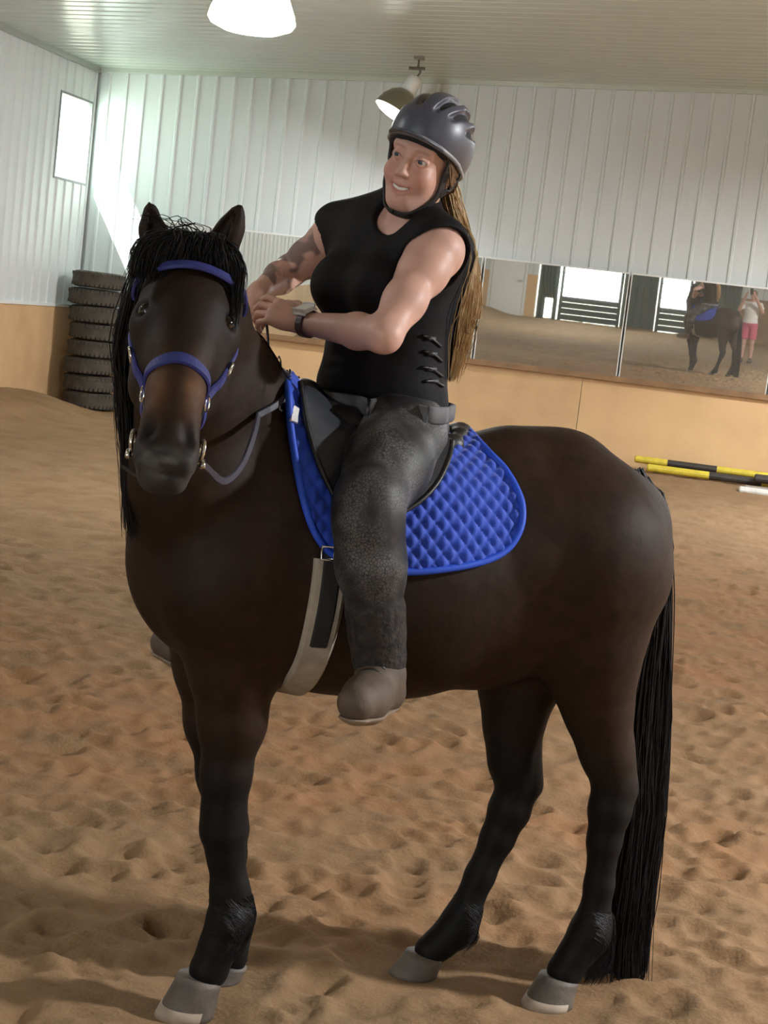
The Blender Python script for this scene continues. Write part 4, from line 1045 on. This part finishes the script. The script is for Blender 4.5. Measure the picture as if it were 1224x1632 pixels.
def hand(F, w, d, n, thumb, curl, sc=1., spread=.0):
    """w wrist, d along the palm, n out of the back of the hand, thumb = direction of the thumb side"""
    d = unit(d); n = unit(n-d*(n @ d)); s_ = unit(thumb-d*(thumb @ d)-n*(thumb @ n)); k = .010
    F.ell(w+d*.052*sc, (.052*sc, .041*sc, .017*sc), np.array([d, s_, n]), .015)
    F.cone(w, w+d*.03*sc, .024, .024*sc, .02, (n, .75))
    ln = [(.043, .026, .021), (.047, .029, .022), (.043, .027, .021), (.034, .021, .019)]
    for i in range(4):
        o = (.030, .010, -.010, -.029)[i]; p = w+d*(.093-.004*abs(i-1.2))*sc+s_*o*sc; ang = 0; dd = unit(d+s_*spread*(1.5-i)*.4)
        base = w+d*.05*sc+s_*o*.8*sc; F.cone(base, p, .012*sc, .0105*sc, k)
        r = (.0098, .0102, .0098, .0086)[i]*sc
        for j in range(3):
            ang += curl[i][j]; e = p+(dd*math.cos(ang)-n*math.sin(ang))*ln[i][j]*sc; F.cone(p, e, r, r*.9, .004); p = e; r *= .9
    p0 = w+d*.022*sc+s_*.026*sc; p1 = p0+unit(d*.75+s_*.55-n*.35)*.042*sc; p2 = p1+unit(d*.95+s_*.05-n*.35)*.032*sc; p3 = p2+unit(d*.95-s_*.2-n*.4)*.025*sc
    F.chain([p0, p1, p2, p3], [.017*sc, .0125*sc, .0105*sc, .0085*sc], .006)
cs = [U(x, y, d) for x in (372, 775) for y in (150, 700) for d in (3.52, 4.38)]
rf = Field(np.min(cs, 0)+V(.06, .02, -.02), np.max(cs, 0)-V(.04, .0, -.02), .0028)
torso(rf)
rf.chain([U(650, 345, 3.95), U(660, 300, 3.90), R(0, -.03, -.06)], [.056, .050, .052], .03)      # neck
arm(rf, SL, EL, WL); arm(rf, SRt, ERt, WR)
rf.ball(SL, .053, .03); rf.ball(SRt, .05, .03)
rf.ball(SL+(EL-SL)*.22+Rl*.010, .045, .03)
hand(rf, WL, U(425, 492, 3.87)-WL, V(0, 0, .55)-ED*.8, U(440, 470, 3.9)-U(450, 510, 3.87), [(.15, .6, .5), (.25, .65, .5), (.35, .7, .5), (.5, .7, .5)], .95, .25)
hand(rf, WR, U(388, 500, 3.97)-WR, V(0, 0, .5)-ED*.6-ER*.5, ER*.6-ED*.5, [(.2, .6, .5), (.3, .65, .5), (.4, .7, .5), (.5, .7, .5)], .95, .25)
# head and face
HA_ = HAx
rf.ell(R(0, -.018, .035), (.072, .092, .090), HA_, .02)
rf.ell(R(0, .024, -.040), (.054, .060, .070), HA_, .03)
rf.ell(R(0, .056, -.092), (.019, .021, .019), HA_, .03)
for q in (1, -1):
    rf.cone(R(.049*q, -.005, -.042), R(.014*q, .052, -.094), .018, .014, .03)          # jaw line
    rf.ell(R(.034*q, .061, -.033), (.021, .020, .020), HA_, .03)                         # smiling cheek
    rf.cone(R(.014*q, .075, .027), R(.042*q, .064, .027), .008, .007, .03)              # brow
    rf.ball(R(.031*q, .100, .006), .016, .022, True)                                     # eye socket
    rf.chain([R(.018*q, .076, .0065), R(.030*q, .0795, .0120), R(.043*q, .070, .0065)], [.004, .0045, .004], .004)            # upper lid
    rf.chain([R(.018*q, .076, .0015), R(.030*q, .0795, -.0035), R(.043*q, .070, .0015)], [.0035, .0042, .0035], .004)            # lower lid
    rf.ell(R(.071*q, -.012, -.012), (.008, .018, .030), HA_, .006)                       # ear
    rf.ball(R(.0105*q, .091, -.033), .0065, .007)                                        # nostril wing
    rf.ball(R(.006*q, .098, -.0395), .003, .003, True)
rf.chain([R(0, .080, .014), R(0, .091, -.010), R(0, .101, -.029)], [.007, .0065, .0085], .012)
rf.chain([R(-.028, .068, -.0535), R(-.013, .080, -.0585), R(0, .0835, -.0585), R(.013, .080, -.0585), R(.028, .068, -.0535)], [.003, .0045, .005, .0045, .003], .006)   # upper lip
rf.chain([R(-.027, .069, -.056), R(-.013, .0785, -.071), R(0, .081, -.0745), R(.013, .0785, -.071), R(.027, .069, -.056)], [.003, .005, .0055, .005, .003], .006)                                                        # lower lip

for q in (1, -1): rf.cone(R(0, .0885, -.0665), R(.020*q, .0775, -.0595), .0046, .0034, .003, None, True)
rme = rf.mesh('person', 1)
vv = verts_of(rme); q = vv-HC; lx, ly, lz = q @ hX, q @ hY, q @ hZ
skin = V(.68, .405, .325); col = np.tile(skin, (len(vv), 1))
n_ = vnoise(vv[:, 0]*18+40, vv[:, 2]*18+vv[:, 1]*18, 55); col *= (1+.12*n_)[:, None]
face = (np.linalg.norm(q, axis=1) < .16) & (ly > .0)
def blend(w, c):
    global col
    w = np.clip(w, 0, 1)[:, None]; col = col*(1-w)+V(*c)*w
blend(np.where(face, np.exp(-((np.abs(lx)-.036)**2+(lz+.03)**2)/.02**2)*.5, 0), (.55, .19, .14))
blend(np.where(face, np.exp(-(lx/.027)**4-((lz+.0675-.30*np.abs(lx))/.0105)**4)*.75, 0), (.50, .16, .14))
blend(np.where(face, np.exp(-((np.abs(lx)-.030)/.018)**4-((lz-.0265+.1*np.abs(np.abs(lx)-.03))/.0035)**2)*.4, 0), (.16, .09, .06))
blend(np.where(face, np.exp(-((np.abs(lx)-.030)/.015)**4-((lz-.0075+3*(np.abs(lx)-.030)**2*10)/.0022)**2)*.8, 0), (.06, .03, .025))
# tattoo on her right arm
ax = unit(ERt-SRt); fx = unit(WR-ERt)
dA = np.minimum(np.linalg.norm(np.cross(vv-SRt, ax), axis=1)+np.where((vv-SRt) @ ax < .02, 1, 0), np.linalg.norm(np.cross(vv-ERt, fx), axis=1)+np.where(np.abs((vv-ERt) @ fx-.08) > .10, 1, 0))
tn = vnoise(vv[:, 0]*30+vv[:, 1]*20, vv[:, 2]*34+7, 12)+.5*vnoise(vv[:, 0]*70+vv[:, 1]*40, vv[:, 2]*70, 13)
blend(np.where((dA < .075) & ((vv-SL) @ Rl < -.15), np.clip((tn-.02)*6, 0, 1)*.72, 0), (.07, .055, .06))
set_col(rme, col)
M_skin = mat('skin', (.5, .3, .2), .48, attr='Col', var=.08, vscale=30, spec=.4)
_s = M_skin.node_tree.nodes['Principled BSDF']; _s.inputs['Subsurface Weight'].default_value = .06; _s.inputs['Subsurface Radius'].default_value = (.6, .25, .15); _s.inputs['Subsurface Scale'].default_value = .01
rider = link('person', rme, M_skin)
tag(rider, 'woman in grey helmet and black sleeveless vest sitting on the dark horse', 'person')
M_sclera = mat('eye_white', (.55, .50, .46), .3); M_iris = mat('blue_iris', (.05, .07, .09), .2); M_teeth = mat('teeth', (.80, .76, .70), .3)
for qx in (1, -1):
    c = R(.0305*qx, .0705, .0040); b = MB(); b.lathe([(.0115*math.sin(PI*i/8)+1e-5, -.0115*math.cos(PI*i/8)) for i in range(9)], c, 14, hY); e = b.build('eye', M_sclera, rider, True)
    b = MB(); dd = unit(hY+hX*-.1-hZ*.05); b.lathe([(1e-5, .0122), (.003, .0121), (.0055, .0108), (.0055, .009)], c, 14, dd); b.build('iris', M_iris, e, True)
b = MB(); b.tube([R(x, .0822-x*x*20, -.0655+x*x*14) for x in np.linspace(-.019, .019, 11)], [.002]+[.0042]*9+[.002], 8, True, .7); b.build('teeth', M_teeth, rider, True)
# --- vest -------------------------------------------------------------
vf = Field(np.minimum.reduce([U(490, 650, 3.7), U(770, 650, 3.7), U(490, 650, 4.3), U(770, 650, 4.3)])*V(1, 1, 0)-V(.03, .03, -1.2), np.maximum.reduce([U(490, 650, 3.7), U(770, 650, 3.7), U(490, 650, 4.3), U(770, 650, 4.3)])*V(1, 1, 0)+V(.03, .03, 2.05), .0042)
torso(vf, .016)
vf.cone(U(648, 352, 3.955), U(655, 326, 3.93), .074, .066, .03)                        # stand-up collar
vf.ell(U(598, 625, 3.93), (.150, .120, .07), RB, .04)
vf.cone(U(720, 400, 3.93), U(708, 545, 3.95), .055, .04, .05)                           # padded back edge
vf.cut(U(628, 652, 3.90), -Ru+Rf*.12, .006)
for (sh, el, out) in ((SL, EL, Rl), (SRt, ERt, -Rl)):
    d = unit(out+.42*unit(el-sh)); vf.cone(sh+d*.020+V(0, 0, -.012), sh+d*.20, .075, .10, .008, None, True)
    vf.cone(sh, el, .062, .054, .008, None, True)
vf.cone(R(0, .02, -.13), U(652, 345, 3.88), .060, .050, .01, None, True)
vf.cone(U(640, 335, 3.84), U(588, 368, 3.79), .042, .016, .01, None, True)
M_vest = mat('black_vest_fabric', (.008, .0075, .009), .72, var=.3, vscale=20, bump=.25, bscale=35, dist=.006, spec=.2)
vest = link('vest', vf.mesh('vest', 2), M_vest, rider)
def on(F, pts, off): 
    P = [raycast(F, x, y, 3.3, 4.4) for (x, y) in pts]; return [p+F.grad(p[None])[0]*off for p in P]
M_lace = mat('grey_lace', (.045, .045, .05), .5)
for (pa, pb) in (((672, 535), (700, 552)), ((674, 560), (702, 576)), ((672, 585), (702, 600)), ((676, 608), (704, 616))):
    p = on(vf, [pa, ((pa[0]+pb[0])/2, (pa[1]+pb[1])/2-4), pb], .004); b = MB(); b.tube(smooth_path(p, 9), .004, 8); 
    o = b.build('side_lace', M_lthd, vest, True); b = MB(); b.tube([p[1]-Rl*.002-Rf*.012, p[1]-Rl*.002+Rf*.012], .006, 8); b.build('lace_toggle', M_lace, o, True)
# --- tights, belt -------------------------------------------------------
def mirror_lat(p): p = np.asarray(p); return p-2*((p-HO) @ HL)*HL
hipL, kneeL, ankL = U(640, 698, 3.80), U(588, 800, 3.50), U(605, 1050, 3.535)
def right_leg(p):                                     # her right foot hangs lower and further forward: its toe shows past the horse's chest
    p = np.asarray(p, float); t = min(1, max(0, (1.30-p[2])/.6)); return mirror_lat(p)+HF*.262*t-V(0, 0, .145)*t
def lat_of(p): return (p-HO) @ HL
print('knee lat', lat_of(kneeL), 'ankle', lat_of(ankL), 'hip', lat_of(hipL), 'thigh', np.linalg.norm(hipL-kneeL), 'shin', np.linalg.norm(kneeL-ankL))
allp = [hipL, kneeL, ankL, mirror_lat(hipL), right_leg(kneeL), right_leg(ankL), U(626, 620, 3.94)]
tf = Field(np.min(allp, 0)-V(.16, .16, .12), np.max(allp, 0)+V(.2, .2, .10), .005)
tf.ell(U(616, 668, 3.94), (.142, .118, .105), RB, .05, False, .004); tf.ell(U(612, 622, 3.94), (.143, .117, .08), RB, .05, False, .004)
tf.ball(U(640, 705, 3.90), .108, .05)
for fn in (lambda p: np.asarray(p), right_leg):
    tf.chain([fn(hipL), fn(hipL+(kneeL-hipL)*.5+V(0, 0, .006)), fn(kneeL)], [.106, .092, .072], .04)
    tf.chain([fn(kneeL), fn(U(586, 835, 3.49)), fn(U(590, 900, 3.50)), fn(U(597, 980, 3.52)), fn(ankL)], [.072, .070, .071, .055, .043], .03)
    tf.cone(fn(U(607, 850, 3.54)), fn(U(608, 920, 3.55)), .045, .048, .04)
tf.cut(U(626, 628, 3.94), Ru, .005)
def scale_mat():
    m = bpy.data.materials.new('snakeskin_print_tights'); m.use_nodes = True; nt = m.node_tree; N = nt.nodes; L = nt.links; b = N['Principled BSDF']; b.inputs['Roughness'].default_value = .55; b.inputs['Specular IOR Level'].default_value = .35
    tc = N.new('ShaderNodeTexCoord'); v = N.new('ShaderNodeTexVoronoi'); v.feature = 'DISTANCE_TO_EDGE'; v.inputs['Scale'].default_value = 130; L.new(tc.outputs['Object'], v.inputs['Vector'])
    r = N.new('ShaderNodeMapRange'); r.inputs[1].default_value = .02; r.inputs[2].default_value = .13; L.new(v.outputs['Distance'], r.inputs[0])
    n = N.new('ShaderNodeTexNoise'); n.inputs['Scale'].default_value = 11; n.inputs['Detail'].default_value = 4; L.new(tc.outputs['Object'], n.inputs['Vector'])
    r2 = N.new('ShaderNodeMapRange'); r2.inputs[1].default_value = .4; r2.inputs[2].default_value = .64; L.new(n.outputs['Fac'], r2.inputs[0])
    a = N.new('ShaderNodeMix'); a.data_type = 'RGBA'; a.inputs[6].default_value = (.018, .0175, .019, 1); a.inputs[7].default_value = (.13, .127, .128, 1); L.new(r2.outputs[0], a.inputs[0])
    c = N.new('ShaderNodeMix'); c.data_type = 'RGBA'; c.inputs[6].default_value = (.018, .018, .020, 1); L.new(a.outputs[2], c.inputs[7]); L.new(r.outputs[0], c.inputs[0]); L.new(c.outputs[2], b.inputs['Base Color'])
    return m
M_tight = scale_mat()
tme = tf.mesh('tights', 2)
tights = link('tights', tme, M_tight, rider)
p = [U(626, 634, 3.94)+Rl*.166*math.cos(a)+Rf*.134*math.sin(a)+V(0, 0, .004) for a in np.linspace(0, 2*PI, 41)]
M_belt = mat('grey_cotton_hem', (.13, .13, .14), .7, var=.2, vscale=30)
def ring_on(F, z_off, off):
    out = []
    for a in np.linspace(0, 2*PI, 49):
        c = U(616, 640, 3.94)+Ru*z_off; d = Rl*math.cos(a)+Rf*math.sin(a); rs = np.arange(.04, .28, .003); v = F.sample(c+d*rs[:, None])-off; k = int(np.argmax(v > 0)); out.append((c+d*rs[max(k, 1)], d))
    return out
rg = ring_on(tf, -.006, .012); b = MB(); ribbon(b, [r[0] for r in rg], [r[1] for r in rg], .040, .004); b.build('shirt_hem', M_belt, rider, True)
# --- half chaps and boots --------------------------------------------------
M_chap = mat('mottled_suede_chap', (.007, .006, .006), .85, col2=(.038, .028, .023), vscale=55, bump=.6, bscale=70, dist=.01)
M_boot = mat('brown_work_boot', (.115, .080, .055), .72, var=.35, vscale=22, bump=.2, bscale=60); M_sole = mat('tan_boot_sole', (.28, .205, .145), .75, var=.25, vscale=30)
def chap_and_boot(fn, tag_):
    A, An = U(598, 972, 3.52), U(606, 1068, 3.53)
    cf = Field(np.min([fn(A), fn(An)], 0)-V(.1, .1, .1), np.max([fn(A), fn(An)], 0)+V(.1, .1, .1), .0045)
    cf.chain([fn(A), fn(U(601, 1010, 3.525)), fn(U(604, 1045, 3.53)), fn(An)], [.067, .062, .058, .054], .01)
    o = link('half_chap', cf.mesh('half_chap', 1), M_chap, rider)
    heel, ank, ball, toe = U(614, 1103, 3.55), U(608, 1072, 3.53), U(583, 1113, 3.43), U(568, 1120, 3.375)
    bf = Field(np.min([fn(heel), fn(toe), fn(A)], 0)-V(.1, .1, .11), np.max([fn(heel), fn(toe), fn(An)], 0)+V(.1, .1, .09), .004)
    fd = unit(fn(toe)-fn(heel)); fu = unit(up-fd*(up @ fd)); fu = unit(fu)
    bf.chain([fn(U(606, 1066, 3.53)), fn(ank), fn(heel)], [.047, .048, .042], .02)
    bf.chain([fn(ank)+fd*.01-fu*.012, fn(ball), fn(toe)], [.047, .046, .041], .025)
    bf.cone(fn(heel), fn(ball), .040, .044, .02)
    bt = fn(ball)-fu*.036
    bf.cut(bt, -fu, .006)
    boot = link('boot', bf.mesh('boot', 1), M_boot, rider)
    sfl = Field(bf.lo, bf.lo+bf.h*(bf.n-1), .004)
    sfl.chain([fn(heel), fn(ball), fn(toe)], [.049, .054, .048], .02)
    sfl.cut(bt+fu*.004, fu, .003); sfl.cut(bt-fu*.018, -fu, .004)
    link('sole', sfl.mesh('sole', 1), M_sole, boot)
    for i in range(4):
        c = fn(ank)+(fn(ball)-fn(ank))*(.15+.2*i)+fu*.046; s_ = np.cross(fd, fu); b = MB(); b.tube([c-s_*.022-fu*.004, c+fu*.003, c+s_*.022-fu*.004], .0032, 6); b.build('lace', M_lthd, boot, True)
    b = MB(); cc = fn(U(605, 1056, 3.53)); ax_ = unit(fn(A)-fn(An)); X = unit(np.cross(ax_, V(1, .3, 0))); Y = np.cross(ax_, X)
    b.tube([cc+(X*math.cos(a)+Y*math.sin(a))*.050 for a in np.linspace(0, 2*PI, 25)], .007, 8, False); b.build('cuff', M_boot, boot, True)
chap_and_boot(lambda p: np.asarray(p), 'l'); chap_and_boot(right_leg, 'r')
# --- hair -----------------------------------------------------------------
M_blond = mat('blond_hair', (.64, .45, .23), .5, col2=(.40, .24, .10), vscale=25, spec=.4)
G = []
for i in range(1500):
    u, w = rng.normal(0, 1), rng.normal(0, 1); L_ = rng.random()
    wv = 7*math.sin(i*.7)
    G.append([U(708+4*u, 283+4*w, 3.93+.012*w), U(716+5*u, 312, 3.98+.015*w), U(727+6*u, 355, 4.0+.02*w), U(738+8*u, 420, 3.98+.025*w), U(737+9*u+wv, 490, 3.96+.03*w), U(728+8*u-wv*.5, 545, 3.95+.025*w), U(718+5*u, 575+30*L_, 3.95+.02*w)])
hair('hair', jig(np.array(G), .004), M_blond, rider, .0014, .0006, 18, 3, [vf, rf], .006)
M_brown = mat('hair_at_temple', (.13, .07, .035), .55, col2=(.22, .12, .055), vscale=25)
G = []
for i in range(500):
    q = 1 if rng.random() < .75 else -1; a = rng.random(); b_ = rng.random()
    G.append([R(q*(.055+.01*b_), .045-.05*a, .045), R(q*.075, .02-.05*a, .01), R(q*.073, -.02-.04*a, -.035), R(q*.045, -.075, -.06), R(0, -.095, -.055)])
hair('temple_hair', jig(np.array(G), .003), M_brown, rider, .0014, .0007, 10, 3, rf, .003)
# --- helmet -----------------------------------------------------------------
hlF = Field(HC-V(.2, .2, .14), HC+V(.2, .2, .24), .003)
hlF.ell(R(0, -.022, .052), (.093, .122, .108), HA_, .02)
hlF.ell(R(0, -.075, .02), (.075, .07, .075), HA_, .03)
cutn = unit(-hZ+hY*.40); hlF.cut(R(0, .07, .043), cutn, .006)
hlF.ell(R(0, -.022, .040), (.081, .106, .098), HA_, .003, True)
for q in (1, -1):
    for (ang, y0, y1, zc) in ((.34, -.085, .065, 0), (.78, -.11, .045, 0), (1.18, -.11, .0, 0)):
        p = []
        for yy in np.linspace(y0, y1, 3):
            rr = math.sqrt(max(0, 1-(yy+.022)**2/.122**2)); p.append(R(q*.094*rr*math.sin(ang), yy, .052+.109*rr*math.cos(ang)))
        for i in range(2): hlF.cone(p[i], p[i+1], (.007, .0145)[i], (.0145, .007)[i], .004, None, True)
helmet = empty('riding_helmet', tuple(R(0, -.02, .04))); tag(helmet, 'grey vented riding helmet with black harness on the head of the woman', 'helmet')
M_helm = mat('grey_helmet_shell', (.085, .092, .125), .38, var=.12, vscale=8, spec=.5); M_foam = mat('black_helmet_liner', (.010, .010, .012), .8)
link('shell', hlF.mesh('shell', 1), M_helm, helmet)
lf = Field(HC-V(.2, .2, .14), HC+V(.2, .2, .24), .004); lf.ell(R(0, -.022, .044), (.0855, .112, .103), HA_, .01); lf.ell(R(0, -.072, .0), (.066, .060, .075), HA_, .02); lf.cut(R(0, .07, .036), cutn, .005)
lf.ell(R(0, .03, -.02), (.070, .085, .056), HA_, .01, True)
link('liner', lf.mesh('liner', 1), M_foam, helmet)
M_rimm = mat('silver_grey_rim', (.30, .31, .34), .35)
e1 = unit(hX); e2 = unit(np.cross(cutn, e1)); e2 = e2 if e2 @ hY > 0 else -e2
rim = []; c0 = R(0, -.022, .043)
c0 = c0-cutn*((c0-R(0, .07, .043)) @ cutn)
for a in np.linspace(0, 2*PI, 61):
    d = e1*math.cos(a)+e2*math.sin(a); rs = np.arange(.05, .18, .002); v = hlF.sample(c0-cutn*.006+d*rs[:, None]); w = np.where(v < 0)[0]; rim.append(c0-cutn*.004+d*(rs[w[-1]] if len(w) else .1))
b = MB(); b.tube(rim, .0055, 8, False); b.build('rim', M_rimm, helmet, True)
b = MB(); top = []; n = 17                                # short peak
pk = [(rim[i]) for i in range(7, 24)]
vs = []; 
for i, p in enumerate(pk):
    t = i/(n-1); ext = .042*math.sin(PI*t)**.7; o = p+e2*ext+cutn*(.010*math.sin(PI*t))
    vs += [p-cutn*.003, o-cutn*.002, o+cutn*.003, p+cutn*.004]
fs = []
for i in range(n-1):
    for k in range(4): fs.append((4*i+k, 4*i+(k+1) % 4, 4*i+4+(k+1) % 4, 4*i+4+k))
b.add(vs, fs); b.build('peak', M_helm, helmet, True)
M_strap = mat('black_harness_strap', (.012, .010, .011), .6)
for q in (1, -1):
    pts = [R(.078*q, .03, .045), R(.074*q, .02, .0), R(.066*q, .012, -.05), R(.050*q, .030, -.092), R(.022*q, .058, -.118), R(0, .066, -.121)]
    pts = smooth_path(pts, 24); pts = [rf.push(p[None], .004, 4)[0] for p in pts]; nr = [rf.grad(p[None])[0] for p in pts]
    b = MB(); ribbon(b, pts, nr, [.016]*8+[.018]*10+[.022]*6, .003); b.build('chin_strap', M_strap, helmet)
    pts = smooth_path([R(.080*q, -.06, .03), R(.078*q, -.045, -.01), R(.066*q, .008, -.055)], 12); pts = [rf.push(p[None], .005, 4)[0] for p in pts]; nr = [rf.grad(p[None])[0] for p in pts]
    b = MB(); ribbon(b, pts, nr, .018, .003); b.build('rear_strap', M_strap, helmet)
# --- watch ----------------------------------------------------------------
wa = unit(WL-EL); wc = WL-wa*.012; wn = unit(V(0, 0, .85)-ED*.62); wn = unit(wn-wa*(wn @ wa)); ws = np.cross(wa, wn)
watch = empty('wristwatch', tuple(wc)); tag(watch, 'white square smartwatch with dark strap on the left wrist of the rider', 'watch')
M_wface = mat('glossy_white_watch_face', (.90, .90, .92), .15); M_wst = mat('plum_watch_strap', (.045, .02, .03), .5)
b = MB(); rsz = []
for a in np.linspace(0, 2*PI, 33):
    d = wn*math.cos(a)+ws*math.sin(a); rs = np.arange(.012, .06, .001); v = rf.sample(wc+d*rs[:, None]); k = int(np.argmax(v > 0)); rsz.append((wc+d*(rs[k]+.001), d))
ribbon(b, [r[0] for r in rsz], [r[1] for r in rsz], .024, .003); b.build('strap', M_wst, watch)
bm = bmesh.new(); bmesh.ops.create_cube(bm, size=1); 
for v in bm.verts:
    p = rsz[0][0]+wn*.008+wa*v.co.x*.036+ws*v.co.y*.033+wn*v.co.z*.010; v.co = p
bmesh.ops.bevel(bm, geom=bm.edges[:], offset=.0032, segments=2, affect='EDGES'); mm = bpy.data.meshes.new('case'); bm.to_mesh(mm); bm.free(); link('case', mm, M_wface, watch)
# ================================================================== THE PHOTOGRAPHER, seen only in the mirror
pf = Field((-.6, -1.0, -.02), (.6, .1, 1.8), .009)
def Pp(r, fwd, z): return V(-.02, 0, 0)+ER*r+ED*(fwd-.46)+V(0, 0, z)
PB = np.array([ER, ED, up])
def ptorso(F, off):
    F.ell(Pp(0, 0, .93), (.165, .115, .12), PB, .05, False, off); F.ell(Pp(0, 0, 1.08), (.145, .105, .14), PB, .05, False, off); F.ell(Pp(0, 0, 1.25), (.165, .11, .15), PB, .05, False, off)
    F.chain([Pp(-.15, 0, 1.37), Pp(0, 0, 1.38), Pp(.15, 0, 1.37)], [.055, .07, .055], .05, None, off)
ptorso(pf, 0)
pf.chain([Pp(0, -.01, 1.38), Pp(0, .02, 1.48)], [.055, .05], .03)
pf.ell(Pp(0, .03, 1.58), (.072, .092, .10), PB, .02); pf.ell(Pp(0, .055, 1.53), (.052, .06, .065), PB, .02); pf.cone(Pp(0, .12, 1.58), Pp(0, .135, 1.55), .008, .012, .01)
for q in (1, -1):
    s_, e_, w_ = Pp(.175*q, 0, 1.36), Pp(.27*q, .13, 1.22), Pp(.095*q, .375, 1.60)
    pf.chain([s_, (s_+e_)/2, e_], [.05, .045, .04], .03); pf.chain([e_, e_+(w_-e_)*.35, w_], [.04, .04, .027], .02)
    pf.ell(w_+V(0, 0, .035)-ER*q*.012, (.018, .03, .045), PB, .015)
    for i in range(4): c = w_+V(0, 0, .075-.017*i)-ER*q*.012; pf.cone(c, c+ED*.035-ER*q*.02, .0095, .009, .004)
    h_, k_, a_ = Pp(.085*q, 0, .88), Pp(.10*q, .01, .48), Pp(.105*q, -.01, .09)
    pf.chain([h_, (h_+k_)/2, k_], [.092, .078, .058], .03); pf.chain([k_, k_+(a_-k_)*.3-ED*.01, a_], [.055, .056, .038], .03)
    pf.chain([a_-ED*.03-V(0, 0, .04), a_+ED*.13-V(0, 0, .05)], [.038, .034], .03)
pm = pf.mesh('person', 1); set_col(pm, np.tile(V(.55, .32, .25), (len(pm.vertices), 1)))
ph_ = link('person', pm, M_skin); tag(ph_, 'photographer in white top and pink shorts, seen only as a reflection in the mirror', 'person')
M_wtop = mat('white_cotton', (.78, .76, .74), .8); M_pink = mat('pink_cotton', (.62, .13, .20), .8, var=.15, vscale=20)
tf2 = Field((-.6, -.9, .7), (.6, .0, 1.6), .009); ptorso(tf2, .014)
for q in (1, -1):
    s_, e_ = Pp(.175*q, 0, 1.36), Pp(.27*q, .13, 1.22); tf2.cone(s_, s_+(e_-s_)*.55, .064, .062, .03)
tf2.cut(Pp(0, 0, .93), V(0, 0, -1)); tf2.cut(Pp(0, 0, 1.425), up)
link('shirt', tf2.mesh('shirt', 1), M_wtop, ph_)
sf2 = Field((-.6, -.9, .4), (.6, .0, 1.1), .009); ptorso(sf2, .010)
for q in (1, -1): sf2.cone(Pp(.085*q, 0, .88), Pp(.098*q, .01, .54), .102, .092, .03)
sf2.cut(Pp(0, 0, .56), V(0, 0, -1)); sf2.cut(Pp(0, 0, .97), up)
link('shorts', sf2.mesh('shorts', 1), M_pink, ph_)
for q in (1, -1):
    f2 = Field(Pp(.105*q, .05, 0)-V(.2, .2, .01), Pp(.105*q, .05, 0)+V(.2, .2, .16), .007); f2.chain([Pp(.105*q, -.04, .045), Pp(.105*q, .12, .04)], [.046, .042], .02); f2.cone(Pp(.105*q, -.01, .05), Pp(.105*q, -.01, .10), .045, .045, .02); f2.cut(Pp(0, 0, .012), -up)
    link('shoe', f2.mesh('shoe', 1), M_blk, ph_)
hf2 = Field(Pp(0, 0, 1.35)-V(.2, .2, 0), Pp(0, 0, 1.72)+V(.2, .2, 0), .007); hf2.ell(Pp(0, .01, 1.60), (.084, .098, .098), PB, .02); hf2.cone(Pp(0, -.06, 1.56), Pp(0, -.075, 1.44), .05, .03, .03); hf2.ell(Pp(0, .11, 1.56), (.062, .07, .08), PB, .01, True)
link('hair', hf2.mesh('hair', 1), M_brown, ph_)
b = MB(); fw = RW @ V(0, 0, 1); rt = RW @ V(1, 0, 0); dn = RW @ V(0, 1, 0); b.obox(EYE-fw*.03, rt*.036, dn*.072, fw*.004); phone = b.build('smartphone', M_blk)
tag(phone, 'dark phone held up by the photographer, seen in the mirror', 'phone')
b = MB(); b.obox(EYE-fw*.0345, rt*.033, dn*.068, fw*.0005); b.build('screen', mat('phone_screen', (.02, .02, .022), .15), phone)
